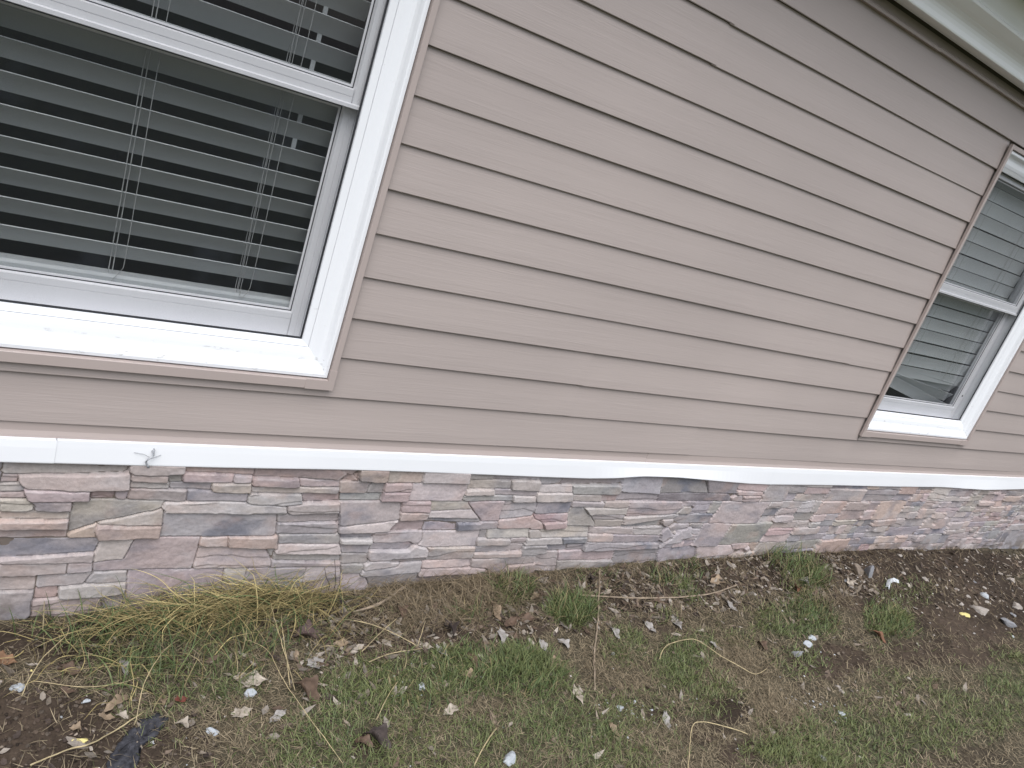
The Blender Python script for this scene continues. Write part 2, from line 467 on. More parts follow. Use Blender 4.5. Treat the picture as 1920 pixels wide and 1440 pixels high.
GREEN= [[0.199, -0.445, 0.241, -0.046, -0.052, -0.13, 0.8], [0.045, -0.496, 0.189, -0.039, -0.036, -0.105, 0.55], [0.457, -0.417, 0.152, -0.027, -0.045, -0.091, 0.85], [0.711, -0.478, 0.199, -0.035, -0.061, -0.102, 1.0], [1.076, -0.249, 0.124, -0.017, -0.064, -0.095, 1.0], [0.873, -0.103, 0.094, -0.013, -0.056, -0.095, 0.6], [2.291, -0.445, 0.282, -0.031, -0.124, -0.103, 0.8], [2.444, -0.412, 0.176, -0.018, -0.106, -0.085, 0.9], [2.942, -0.526, 0.198, -0.022, -0.142, -0.093, 1.0], [1.218, -0.445, 0.126, -0.019, -0.057, -0.073, 0.8], [1.518, -0.504, 0.167, -0.025, -0.085, -0.092, 0.75], [1.34, -0.586, 0.154, -0.026, -0.087, -0.096, 0.7], [1.4, -0.692, 0.179, -0.033, -0.1, -0.102, 0.4], [2.039, -0.653, 0.195, -0.029, -0.102, -0.082, 0.55], [1.966, -1.034, 0.501, -0.111, -0.188, -0.125, 0.7], [2.858, -1.067, 0.499, -0.101, -0.25, -0.123, 0.55], [3.346, -0.979, 0.263, -0.046, -0.402, -0.183, 0.65], [0.243, -0.672, 0.333, -0.075, -0.045, -0.098, 0.55], [-0.031, -0.627, 0.205, -0.047, -0.026, -0.079, 0.6], [0.747, -0.681, 0.264, -0.054, -0.075, -0.108, 0.6], [1.513, -0.985, 0.171, -0.039, -0.064, -0.053, 0.8], [0.589, -0.79, 0.296, -0.069, -0.043, -0.066, 0.5], [0.846, -0.849, 0.198, -0.046, -0.054, -0.067, 0.5], [2.511, -0.894, 0.433, -0.079, -0.183, -0.11, 0.3], [2.633, -0.2, 0.194, -0.014, -0.18, -0.147, 0.7], [3.381, -0.353, 0.27, -0.017, -0.16, -0.101, 0.4], [-0.288, -0.31, 0.201, -0.039, -0.018, -0.093, 0.5], [-0.389, -0.145, 0.264, -0.045, -0.018, -0.123, 0.35], [1.065, -0.7, 0.157, -0.031, -0.064, -0.077, 0.5], [1.852, -0.498, 0.126, -0.016, -0.064, -0.061, 0.3], [1.761, -0.199, 0.093, -0.011, -0.077, -0.085, 0.35], [1.505, -0.307, 0.07, -0.009, -0.044, -0.052, 0.3]]
BARE= [[-0.712, -0.39, 0.218, -0.045, -0.004, -0.138, 1.0], [-0.606, -0.509, 0.232, -0.054, -0.007, -0.088, 0.9], [-0.628, -0.11, 0.24, -0.035, -0.005, -0.081, 0.8], [0.238, -0.251, 0.164, -0.027, -0.025, -0.066, 0.7], [0.488, -0.267, 0.181, -0.028, -0.032, -0.068, 0.8], [0.192, -0.119, 0.11, -0.017, -0.025, -0.072, 0.8], [1.429, -0.175, 0.35, -0.043, -0.086, -0.11, 0.9], [1.834, -0.157, 0.421, -0.034, -0.095, -0.103, 0.9], [2.43, -0.147, 0.7, -0.046, -0.152, -0.133, 0.8], [3.71, -0.153, 1.82, -0.055, -0.3, -0.182, 1.0], [4.012, -0.525, 0.811, -0.077, -0.494, -0.245, 1.0], [3.138, -0.334, 0.626, -0.044, -0.191, -0.13, 0.7], [2.268, -0.672, 0.263, -0.039, -0.115, -0.085, 1.0], [1.461, -0.778, 0.127, -0.025, -0.053, -0.05, 0.9], [1.343, -0.942, 0.127, -0.029, -0.058, -0.053, 0.9], [2.957, -0.742, 0.427, -0.064, -0.137, -0.079, 0.6], [3.378, -0.75, 0.534, -0.075, -0.214, -0.11, 0.7], [1.085, -0.333, 0.148, -0.021, -0.042, -0.06, 0.5], [0.745, -0.282, 0.199, -0.03, -0.046, -0.081, 0.6], [1.805, -0.3, 0.263, -0.027, -0.063, -0.067, 0.5], [1.435, -0.355, 0.167, -0.023, -0.052, -0.062, 0.5], [0.078, -0.626, 0.09, -0.02, -0.019, -0.049, 0.6], [1.136, -0.738, 0.09, -0.018, -0.034, -0.039, 0.7], [-0.415, -0.503, 0.151, -0.035, -0.012, -0.079, 0.5], [2.391, -1.208, 0.381, -0.089, -0.101, -0.053, 0.4], [1.284, -0.838, 0.14, -0.03, -0.056, -0.056, 0.5]]
DEAD= [[0.539, -0.116, 0.279, -0.039, -0.048, -0.101, 1.0], [0.804, -0.094, 0.187, -0.025, -0.046, -0.082, 0.8], [1.114, -0.543, 0.167, -0.028, -0.083, -0.105, 0.7], [1.821, -0.592, 0.184, -0.027, -0.151, -0.137, 0.8], [1.956, -0.363, 0.206, -0.021, -0.082, -0.08, 0.6], [2.651, -0.294, 0.258, -0.021, -0.119, -0.094, 0.7], [1.669, -0.87, 0.16, -0.033, -0.162, -0.133, 0.9], [1.446, -0.675, 0.156, -0.028, -0.052, -0.053, 0.5], [1.231, -0.661, 0.145, -0.027, -0.072, -0.081, 0.4], [2.558, -0.81, 0.411, -0.069, -0.152, -0.094, 0.6], [0.462, -0.601, 0.278, -0.057, -0.039, -0.072, 0.6], [1.163, -0.879, 0.2, -0.045, -0.085, -0.087, 0.6], [2.087, -0.9, 0.377, -0.074, -0.12, -0.082, 0.4], [0.424, -0.181, 0.179, -0.027, -0.026, -0.06, 0.8], [2.46, -0.511, 0.192, -0.023, -0.089, -0.068, 0.5], [0.954, -0.832, 0.123, -0.028, -0.059, -0.069, 0.4], [1.122, -0.391, 0.098, -0.015, -0.067, -0.092, 0.6], [-0.28, -0.482, 0.162, -0.036, -0.017, -0.083, 0.6], [-0.163, -0.579, 0.166, -0.038, -0.017, -0.064, 0.5]]
LEAF= {'brown_purple': [0.029, -0.205, 0.109, -0.306], 'greytan1': [0.025, -0.313, 0.069, 0.185], 'curled': [-0.039, -0.42, 0.099, -0.692], 'darkred': [0.203, -0.088, 0.151, 0.121], 'paleragged': [-0.181, -0.347, 0.104, -0.059], 'pale455': [-0.231, -0.46, 0.064, 0.042], 'pale525': [-0.138, -0.486, 0.065, 0.527], 'tan220': [-0.525, -0.363, 0.083, 0.675], 'tan200': [-0.554, -0.406, 0.044, 0.08], 'tan228': [-0.517, -0.406, 0.033, -0.579], 'orange10': [-0.767, -0.175, 0.061, -0.581], 'brown130': [-0.623, -0.234, 0.06, -0.452], 'brown125': [-0.633, -0.296, 0.041, -0.178], 'round142': [-0.621, -0.421, 0.03, -0.206], 'pale342': [-0.383, -0.464, 0.038, -0.789], 'red337': [-0.376, -0.393, 0.038, 0.062], 'grey232': [-0.494, -0.236, 0.069, -1.485], 'tan305': [-0.416, -0.38, 0.048, -1.574], 'dark840': [0.513, -0.259, 0.092, -1.44], 'dark885': [0.534, -0.396, 0.114, -1.679], 'grey938': [0.696, -0.32, 0.081, -1.924], 'tan1005': [0.958, -0.151, 0.182, 0.175], 'grey1017': [0.84, -0.383, 0.076, -1.97], 'grey1055': [0.932, -0.388, 0.058, -1.045], 'tan1040': [0.851, -0.457, 0.061, -0.404], 'pale905': [0.578, -0.403, 0.054, -0.59], 'tan880': [0.496, -0.457, 0.053, -0.18], 'tan1082': [0.847, -0.606, 0.111, -2.014], 'grey1251': [1.137, -0.766, 0.085, -2.224], 'tan1150': [0.896, -0.755, 0.065, -1.727], 'dark705': [0.103, -0.626, 0.116, -0.576], 'pale848': [0.369, -0.576, 0.064, 0.011], 'grey1215': [1.381, -0.37, 0.079, -1.71], 'grey1268': [1.544, -0.364, 0.091, -1.617], 'brown955': [0.767, -0.264, 0.14, 0.235], 'brown930': [0.739, -0.201, 0.139, -1.931], 'grey1510': [2.569, -0.244, 0.107, -0.432], 'rust1490': [2.465, -0.271, 0.159, -2.251], 'tan1590': [2.944, -0.261, 0.139, 0.354], 'brown1640': [2.73, -0.593, 0.132, -0.978], 'brown750': [0.377, -0.147, 0.107, -1.73], 'grey820': [0.442, -0.345, 0.065, -1.51], 'grey795': [0.393, -0.32, 0.055, -0.56], 'brown1425': [1.902, -0.534, 0.082, -1.704], 'grey1345': [1.639, -0.509, 0.063, -0.694], 'brown700': [0.064, -0.622, 0.066, -0.792], 'tan650': [0.128, -0.252, 0.054, -0.441], 'tan1370': [1.918, -0.329, 0.065, -1.42], 'brown1000': [0.843, -0.257, 0.083, -0.434], 'grey1150': [1.189, -0.375, 0.068, -1.671], 'tan560': [-0.025, -0.28, 0.052, -1.631], 'brown1100': [1.276, -0.091, 0.107, -2.071], 'tan1110': [1.977, -0.178, 0.107, -0.31], 'brown1240': [1.537, -0.251, 0.073, -0.507]}
STN= {'c1': [-0.742, -0.262, 0.044, -0.175], 'c2': [-0.591, -0.338, 0.025, -0.186], 'c3': [-0.192, -0.389, 0.052, -0.199], 'c4': [-0.308, -0.499, 0.043, -0.222], 'c5': [0.32, -0.462, 0.042, -0.187], 'c6': [0.469, -0.777, 0.062, -0.231], 'c7': [2.263, -0.541, 0.057, -0.124], 'c8': [2.2, -0.572, 0.059, -0.131], 'c9': [3.885, -0.534, 0.156, -0.093], 'c9b': [4.357, -0.547, 0.105, -0.093], 'y1': [-0.612, -0.46, 0.048, -0.214], 'y2': [-0.709, -0.211, 0.014, -0.162], 'y3': [3.69, -0.549, 0.075, -0.097], 'br1': [3.137, -0.181, 0.122, -0.064], 'gr1': [3.191, -0.21, 0.062, -0.067], 'g2': [4.019, -0.653, 0.139, -0.113], 'w2': [0.986, -0.68, 0.033, -0.194], 'w3': [1.998, -0.905, 0.041, -0.195], 'w4': [1.021, -0.71, 0.02, -0.197], 'w5': [1.127, -0.454, 0.017, -0.157]}
PEB= [[2.198, -0.076, 0.059, -0.061], [2.426, -0.101, 0.042, -0.062], [2.517, -0.16, 0.086, -0.067], [2.625, -0.12, 0.04, -0.062], [2.042, -0.244, 0.053, -0.082], [2.232, -0.236, 0.044, -0.079], [2.15, -0.269, 0.039, -0.084], [1.8, -0.315, 0.031, -0.125], [2.936, -0.241, 0.046, -0.073], [2.934, -0.279, 0.054, -0.077], [3.092, -0.255, 0.039, -0.073], [3.776, -0.064, 0.069, -0.015], [3.552, -0.223, 0.042, -0.039], [3.762, -0.209, 0.044, -0.037], [4.029, -0.062, 0.051, -0.015], [3.711, -0.281, 0.072, -0.049], [3.948, -0.36, 0.05, -0.061], [3.976, -0.428, 0.05, -0.073], [4.136, -0.44, 0.092, -0.075], [4.772, -0.336, 0.102, -0.055], [4.753, -0.265, 0.068, -0.043], [4.257, -0.38, 0.047, -0.064], [3.785, -0.477, 0.058, -0.083], [4.183, -0.599, 0.066, -0.103], [3.907, -0.736, 0.039, -0.128], [2.622, -0.831, 0.037, -0.168], [2.368, -0.984, 0.042, -0.198], [1.999, -0.892, 0.024, -0.193], [2.003, -0.906, 0.033, -0.195], [1.864, -0.822, 0.026, -0.188], [1.883, -0.839, 0.02, -0.19], [1.681, -1.043, 0.056, -0.228], [1.594, -1.003, 0.035, -0.225], [4.106, -0.489, 0.071, -0.084], [4.114, -0.197, 0.036, -0.034], [3.779, -0.321, 0.039, -0.055], [4.248, -0.324, 0.037, -0.054], [3.986, -0.593, 0.049, -0.103], [4.277, -0.186, 0.042, -0.032], [3.091, -0.33, 0.077, -0.082], [2.922, -0.353, 0.05, -0.087], [2.132, -0.787, 0.038, -0.171], [2.126, -0.81, 0.051, -0.175], [2.078, -0.6, 0.099, -0.138], [1.869, -1.082, 0.022, -0.228], [2.136, -1.063, 0.021, -0.216], [4.869, -0.071, 0.041, -0.015], [4.526, -0.122, 0.044, -0.022]]
TWIG= {'vert': [[1.367, -0.032], [1.294, -0.126], [1.226, -0.211], [1.126, -0.339], [1.014, -0.476], [0.924, -0.604]], 'hor': [[1.167, -0.176], [1.45, -0.225], [1.752, -0.247], [1.915, -0.24], [2.074, -0.213]], 'curve': [[1.307, -0.524], [1.349, -0.492], [1.408, -0.474], [1.525, -0.473], [1.561, -0.524], [1.589, -0.577], [1.672, -0.668], [1.724, -0.674], [1.817, -0.649]], 'low': [[1.062, -0.951], [1.13, -0.883], [1.197, -0.824], [1.246, -0.82], [1.315, -0.835], [1.429, -0.89]], 'stub': [[0.34, -0.778], [0.405, -0.724], [0.487, -0.664]], 's6': [[0.159, -0.16], [0.247, -0.228], [0.363, -0.32]], 's6b': [[0.363, -0.32], [0.442, -0.209]], 's7': [[0.182, -0.35], [0.263, -0.33], [0.38, -0.327]], 's8': [[0.169, -0.314], [0.256, -0.254], [0.344, -0.189]], 'wood': [[0.207, -0.131], [0.326, -0.099], [0.457, -0.019]], 'bl': [[-0.72, -0.515], [-0.644, -0.488], [-0.581, -0.475], [-0.465, -0.406]], 'long1': [[-0.166, -0.195], [-0.121, -0.269], [-0.112, -0.385], [-0.082, -0.498], [-0.02, -0.682]], 's705': [[0.13, -0.556], [0.181, -0.5], [0.248, -0.436]], 'long2': [[-0.051, -0.03], [-0.081, -0.175], [-0.085, -0.286], [-0.081, -0.431]], 'long3': [[-0.03, -0.11], [-0.057, -0.179], [-0.072, -0.267], [-0.088, -0.41]], 'arc': [[-0.495, -0.452], [-0.47, -0.369], [-0.405, -0.258], [-0.336, -0.176]], 'arc2': [[-0.732, -0.303], [-0.695, -0.228], [-0.63, -0.141], [-0.62, -0.068]], 'arc3': [[-0.708, -0.259], [-0.604, -0.317], [-0.519, -0.324], [-0.464, -0.296]], 'arc4': [[-0.775, -0.005], [-0.757, -0.05], [-0.752, -0.093]]}
SLAB= [[-0.565, -0.557], [-0.555, -0.512], [-0.519, -0.472], [-0.478, -0.43], [-0.427, -0.411], [-0.412, -0.439], [-0.435, -0.468], [-0.487, -0.504], [-0.509, -0.57]]
LEAVES = [
 ("brown_purple","purple","large purplish brown dead leaf folded at the right end of the straw heap",.7,.75),
 ("greytan1","grey","pale grey dead leaf flat below the large purplish brown leaf",.2,.7),
 ("curled","brown","thick curled orange brown dead leaf at the left end of the green lawn",1.0,.7),
 ("darkred","dark","large dark red brown leaf against the stone base right of the bare stems",.6,.6),
 ("paleragged","pale","large ragged pale dead leaf above the triangular white chip",.35,.75),
 ("pale455","pale","broad pale dead leaf at the lower edge of the straw strands, left of its twin",.3,.7),
 ("pale525","grey","narrow pale grey dead leaf pointing up beside the broad pale leaf",.5,.45),
 ("tan220","tan","long tan dead leaf slanting beside the black roofing scrap",.5,.4),
 ("tan200","tan","crumpled tan dead leaf at the lower end of the slanting one",.7,.7),
 ("tan228","pale","small pale dead leaf right beside the long slanting tan one",.5,.8),
 ("orange10","orange","rounded orange brown leaf on the soil at the left picture edge",.8,.8),
 ("brown130","brown","rounded brown dead leaf on dark soil among the left straw strands",.8,.8),
 ("brown125","brown","brown dead leaf below the rounded one on the left soil",.5,.6),
 ("round142","tan","small round tan leaf directly above the yellow chunk",.9,.95),
 ("pale342","pale","small pale cupped leaf between the black roofing scrap and round white chip",.9,.8),
 ("red337","red","small crumpled red leaf below the straw heap",1.0,.8),
 ("grey232","grey","slim grey leaf standing upright among the straw strands",.6,.35),
 ("tan305","tan","slim tan leaf left of the crumpled red one",.5,.45),
 ("dark840","dark","crumpled blackish leaf in the litter between straw heap and first tuft",1.1,.6),
 ("dark885","brown","long brown leaf at the upper edge of the green lawn",.6,.4),
 ("grey938","grey","pointed grey leaf in the litter left of the green tuft",.5,.55),
 ("tan1005","tan","long tan leaf lying between the two green tufts by the stone",.5,.38),
 ("grey1017","grey","grey leaf below the green tuft, left of a pair",.4,.5),
 ("grey1055","grey","broad grey brown leaf below the green tuft, right of a pair",.5,.8),
 ("tan1040","tan","small warm tan leaf at the top edge of the brightest green patch",.4,.75),
 ("pale905","pale","pale crinkled leaf beside the long brown one at the lawn edge",.6,.7),
 ("tan880","tan","small star shaped tan leaf lying in the green lawn",.4,.85),
 ("tan1082","pale","long pinkish tan leaf lying upright in the lawn left of the stick's end",.5,.36),
 ("grey1251","grey","narrow grey leaf in the lawn below the curved straw",.5,.4),
 ("tan1150","tan","narrow tan leaf beside white crumbs in the lower lawn",.6,.42),
 ("dark705","dark","large crumpled dark brown leaf in the lower lawn",1.0,.6),
 ("pale848","pale","pale pinkish leaf in the middle of the lower lawn",.4,.6),
 ("grey1215","grey","grey leaf in the litter right of the upright stick",.5,.5),
 ("grey1268","grey","pale grey leaf in the litter under the long horizontal stick",.5,.5),
 ("brown955","brown","dark brown leaf left of the green tuft by the stone",.8,.5),
 ("brown930","tan","curled tan leaf standing left of the green tuft by the stone",.9,.4),
 ("grey1510","grey","grey leaf in the litter beside the bank tuft",.6,.6),
 ("rust1490","rust","rust red leaf in the dark litter beside the bank tuft",.8,.5),
 ("tan1590","pale","pale tan leaf on the bank near the squarish brown stone",.5,.5),
 ("brown1640","rust","large rust brown leaf at the edge of the bare patch in the lawn",.6,.5),
 ("brown750","brown","brown leaf in the tan thatch near the wood splinter",.6,.5),
 ("grey820","grey","grey leaf in the litter below the crumpled blackish one",.5,.5),
 ("grey795","pale","small pale leaf where two single straws meet",.6,.6),
 ("brown1425","brown","brown leaf in the dead grass right of the curved straw",.6,.55),
 ("grey1345","grey","grey leaf just above the curved straw",.5,.6),
 ("brown700","brown","brown leaf left of the large crumpled one in the lower lawn",.6,.6),
 ("tan650","tan","tan leaf at the left corner of the green lawn",.5,.6),
 ("tan1370","grey","grey leaf at the right end of the horizontal stick",.6,.6),
 ("brown1000","brown","brown leaf in the litter below the long tan one",.6,.6),
 ("grey1150","grey","small grey leaf touching the upright stick",.5,.5),
 ("tan560","tan","slim tan leaf standing near the large purplish brown leaf",.7,.4),
 ("brown1100","dark","dark curled leaf leaning on the stone base by the stick's top",.9,.5),
 ("tan1110","tan","tan leaf in the dark soil above the horizontal stick",.5,.6),
 ("brown1240","brown","brown leaf in the dark soil right of the upright stick's top",.6,.5),
]
CHIPS = [("c1","flat bluish white plaster chip on bare soil at the left picture edge",.4),
 ("c2","small bluish white plaster chip below the left straw strands",.5),
 ("c3","triangular white plaster chip below the large ragged pale leaf",.4),
 ("c4","rounded white plaster chip right of the black roofing scrap",.6),
 ("c5","oval white plaster chip in the green lawn at centre left",.4),
 ("c6","white angular plaster chip at the bottom picture edge",.5),
 ("c7","white plaster chip at the edge of the bare lawn patch, upper of two",.4),
 ("c8","white plaster chip at the edge of the bare lawn patch, lower of two",.4),
 ("c9","largest rough white stone on the soil bank at right",.6),
 ("c9b","cream white stone on the bank near the right picture edge",.5),
 ("w2","jagged white plaster chip with crumbs right of the stick's lower end",.4),
 ("w3","white plaster chip among crumbs in the right lawn",.5),
 ("w4","tiny white plaster chip right of the jagged one with crumbs",.5),
 ("w5","tiny round white chip in the green patch beside the upright stick",.7)]
STICKS = [("vert",.0048,.0030,'t',"twig","long brown stick lying straight out from the stone base over the lawn"),
 ("hor",.0050,.0040,'t',"twig","long brown stick lying level along the foot of the stone base"),
 ("curve",.0030,.0022,'s',"straw_stalk","curved pale straw looping across the right lawn",.010,.02),
 ("low",.0026,.0030,'s',"straw_stalk","pale straw bent at a right angle at the bottom of the lawn",.010,.02),
 ("stub",.0036,.0040,'s',"straw_stalk","thick pale stub slanting up from the bottom edge of the lawn",.008,.01),
 ("s6",.0024,.0022,'s',"straw_stalk","long pale straw crossing the bare litter right of the straw heap",.014,.02),
 ("s6b",.0022,.0020,'s',"straw_stalk","short straw rising from the end of the long pale one",.012,.02),
 ("s7",.0024,.0020,'s',"straw_stalk","pale straw lying along the top edge of the lawn",.012),
 ("s8",.0022,.0020,'s',"straw_stalk","pale straw slanting across the long pale one in the litter",.018,.01),
 ("wood",.0042,.0095,'t',"wood_splinter","pale wood splinter with a torn end against the stone base",.010),
 ("bl",.0036,.0028,'s',"straw_stalk","thick straw slanting up from the lower left corner to the roofing scrap",.010),
 ("long1",.0020,.0016,'s',"straw_stalk","longest straw trailing from the heap down across the lawn",.016,.03),
 ("long2",.0024,.0020,'s',"straw_stalk","yellow straw hanging straight down the heap's right side",.03,.04),
 ("long3",.0024,.0020,'s',"straw_stalk","yellow straw beside the straight one on the heap's right side",.026,.035),
 ("s705",.0020,.0018,'s',"straw_stalk","short straw slanting up in the lawn left of the oval chip",.010,.01),
 ("arc",.0022,.0018,'s',"straw_stalk","straw arching from the black roofing scrap up into the heap",.02,.05),
 ("arc2",.0020,.0018,'s',"straw_stalk","straw arching up beside the left white chip",.014,.03),
 ("arc3",.0018,.0016,'s',"straw_stalk","thin straw sagging over the soil left of the heap",.014,.02)]

# ------------------------------------------------------------------ the house
P = 0.127                                     # siding exposure
X0, X1 = -1.9, 8.2                            # wall ends
TOP = 1.653
house = tag(empty("house", (0, 0, 0)), "tan vinyl sided house wall with white windows above a low ledge stone base", "house")
WINS = [(-1.15, -0.03), (2.79, 3.91)]
WZ0, WZ1 = 0.030, 1.510

def spans(a, b, cut):
    out, x = [], a
    for u, v in cut:
        out.append((x, u)); x = v
    out.append((x, b)); return out

# siding: lapped courses, each split where two lengths overlap
mb = MB()
cutw = [(u + .012, v - .012) for u, v in WINS]
joints = {-1: 1.60, 0: .885, 1: .89, 2: 4.6, 3: 2.4, 4: 5.1, 6: 5.3, 8: 4.9, 10: .928, 11: .938}
for n in range(-1, 13):
    z0, z1 = n * P, (n + 1) * P
    if n == -1: z0 += -.008
    if n == 12: z1 = TOP + .02
    if 1 <= n <= 11: parts = [(a, b, z1) for a, b in spans(X0, X1, cutw)]
    elif n == 0: parts = [(a, b, z1) for a, b in spans(X0, X1, cutw)] + [(u + .012, v - .012, .036) for u, v in WINS]
    else: parts = [(X0, X1, z1)]
    for a, b, zt in parts:
        segs = [(a, b, 0)]
        j = joints.get(n)
        if j and a < j < b: segs = [(a, j + .02, 0), (j, b, 1)]
        for sa, sb, k in segs:
            dz, dy = -.0030 * k, .0024 * k
            def face(z): return -.0140 + dy + (z - z0) / P * .0100
            # gentle waviness of the vinyl along its length
            xs = np.arange(sa, sb, .22).tolist() + [sb]
            if len(xs) > 2 and xs[-1] - xs[-2] < .05: xs.pop(-2)
            rows = []
            for x in xs:
                wv = .0011 * (math.sin(x * 1.9 + n * 2.1) + .6 * math.sin(x * 4.3 + n)) * 1.0
                wz = .0009 * math.sin(x * 1.3 + n * 1.7)
                zb = z0 + dz + wz
                rows.append([(x, -.003 + dy * .2, zb + .0015), (x, -.0126 + dy + wv, zb), (x, -.0143 + dy + wv, zb + .002),
                             (x, face(z0 + .030) - .0008 + wv, zb + .030), (x, face(min(z0 + .075, zt)) + wv * .7, min(zb + .075, zt)), (x, face(zt) + wv * .3, zt)])
            for r0, r1 in zip(rows, rows[1:]):
                for i in range(5): mb.quad(r0[i], r0[i + 1], r1[i + 1], r1[i])
siding = mb.build("siding", M_SIDE, house)

# starter strip under the lowest course, in two lengths
mb = MB()
for a, b, dz, dy in ((X0, 1.392, 0, 0), (1.389, X1, -.004, -.0012)):
    mb.extrude_x([(-.002, -.128), (-.0075 + dy, -.128), (-.0075 + dy, -.160 + dz), (-.0105 + dy, -.171 + dz), (-.0105 + dy, -.178 + dz), (-.002, -.178 + dz)], a, b)
mb.build("starter_strip", M_TRIM, house)

# flat white trim board under the siding, wavy where it has come loose
bx = [-1.9, -.8, .08, .75, 1.116, 1.25, 1.40, 1.59, 1.73, 1.92, 2.108, 2.25, 2.60, 3.0, 3.5, 3.92, 4.2, 4.48, 5.1, 6.0, 8.2]
bz = [-.246, -.246, -.244, -.251, -.255, -.250, -.2365, -.2360, -.243, -.254, -.263, -.266, -.265, -.264, -.262, -.261, -.266, -.270, -.262, -.262, -.262]
by = [0, 0, 0, 0, 0, .003, .007, .010, .008, .004, .001, 0, 0, 0, 0, .002, .007, .008, .002, 0, 0]
trim = empty("trim_board", (0, 0, 0), house)
for sa, sb, dy in ((X0, -.709, -.0015), (-.711, 2.2515, 0), (2.2495, X1, -.0005)):
    mb = MB(); xs = np.arange(sa, sb, .03).tolist() + [sb]; rows = []
    for x in xs:
        zb, yo = np.interp(x, bx, bz) + .0012 * math.sin(x * 5.1), -np.interp(x, bx, by) + dy + .0008 * math.sin(x * 3.3)
        y = -.021
        rows.append([(x, -.004, -.1785), (x, y + dy * .6, -.1785), (x, y + dy - .0005, -.20), (x, y + yo, zb + .003), (x, y + yo + .001, zb), (x, y + yo + .005, zb)])
    for r0, r1 in zip(rows, rows[1:]):
        for i in range(5): mb.quad(r0[i], r0[i + 1], r1[i + 1], r1[i])
    mb.build("board", M_BAND, trim, smooth=False)

# tan frieze channel and moulding along the eave, with an unseen overhang added beyond
mb = MB()
for a, b, dz in ((X0, 2.0, 0), (1.998, X1, .002)):
    mb.extrude_x([(-.003, 1.653 + dz), (-.024, 1.653 + dz), (-.025, 1.662 + dz), (-.021, 1.668 + dz), (-.004, 1.669 + dz), (-.004, 1.700), (-.003, 1.700)], a, b)
mb.build("frieze_trim", M_TRIM, house)
mb = MB()
mb.extrude_x([(-.031, 1.703), (-.045, 1.700), (-.096, 1.7000), (-.099, 1.7012), (-.1005, 1.706), (-.1010, 1.722), (-.1030, 1.735), (-.1065, 1.745), (-.113, 1.753), (-.122, 1.7600),
              (-.124, 1.7625), (-.128, 1.7640), (-.140, 1.7705), (-.152, 1.7790), (-.163, 1.7875), (-.1655, 1.7890), (-.1665, 1.7990), (-.1650, 1.8010), (-.1600, 1.8040),
              (-.1600, 1.8120), (-.1640, 1.8300), (-.1660, 1.8900), (-.1600, 1.8960), (-.031, 1.8960)], X0 - .1, X1 + .1)
mb.build("eave_moulding", M_GUT, house, smooth=False, bevel=.0012)
mb = MB(); mb.box(X0 - .1, X1 + .1, -.27, -.167, 1.897, 1.909); mb.build("added_soffit", M_GUT, house)  # unseen eave underside, added to darken the upper wall
mb = MB(); mb.extrude_x([(-.272, 2.02), (-.272, 1.900), (-.350, 1.900), (-.352, 1.93), (-.375, 1.965), (-.382, 2.00), (-.372, 2.00), (-.35, 1.95), (-.28, 1.91), (-.276, 2.02)], X0 - .1, X1 + .1); mb.build("added_gutter", M_GUT, house)  # unseen, added with the overhang that darkens the upper wall
mb = MB()
mb.extrude_x([(-.325, 2.022), (-.325, 2.040), (4.2, 4.00), (4.2, 3.90), (-.27, 2.022)], X0 - .3, X1 + .3)
mb.build("roof", M_ROOF, house)

# sheathing with the two openings, and the dim room behind it
mb = MB()
op = [(u + .046, v - .046) for u, v in WINS]
for a, b in spans(X0, X1, op): mb.box(a, b, .002, .13, -.79, 2.26)
for u, v in op:
    mb.box(u, v, .002, .13, -.79, WZ0 + .058); mb.box(u, v, .002, .13, WZ1 - .046, 2.26)
mb.build("wall", M_SHEATH, house)
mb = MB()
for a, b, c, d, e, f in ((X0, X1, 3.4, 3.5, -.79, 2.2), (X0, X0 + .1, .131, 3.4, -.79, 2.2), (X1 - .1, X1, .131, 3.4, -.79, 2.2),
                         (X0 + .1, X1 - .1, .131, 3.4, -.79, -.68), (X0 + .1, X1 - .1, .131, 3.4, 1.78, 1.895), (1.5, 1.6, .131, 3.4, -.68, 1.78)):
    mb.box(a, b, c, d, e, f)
mb.build("room", M_ROOM, house)

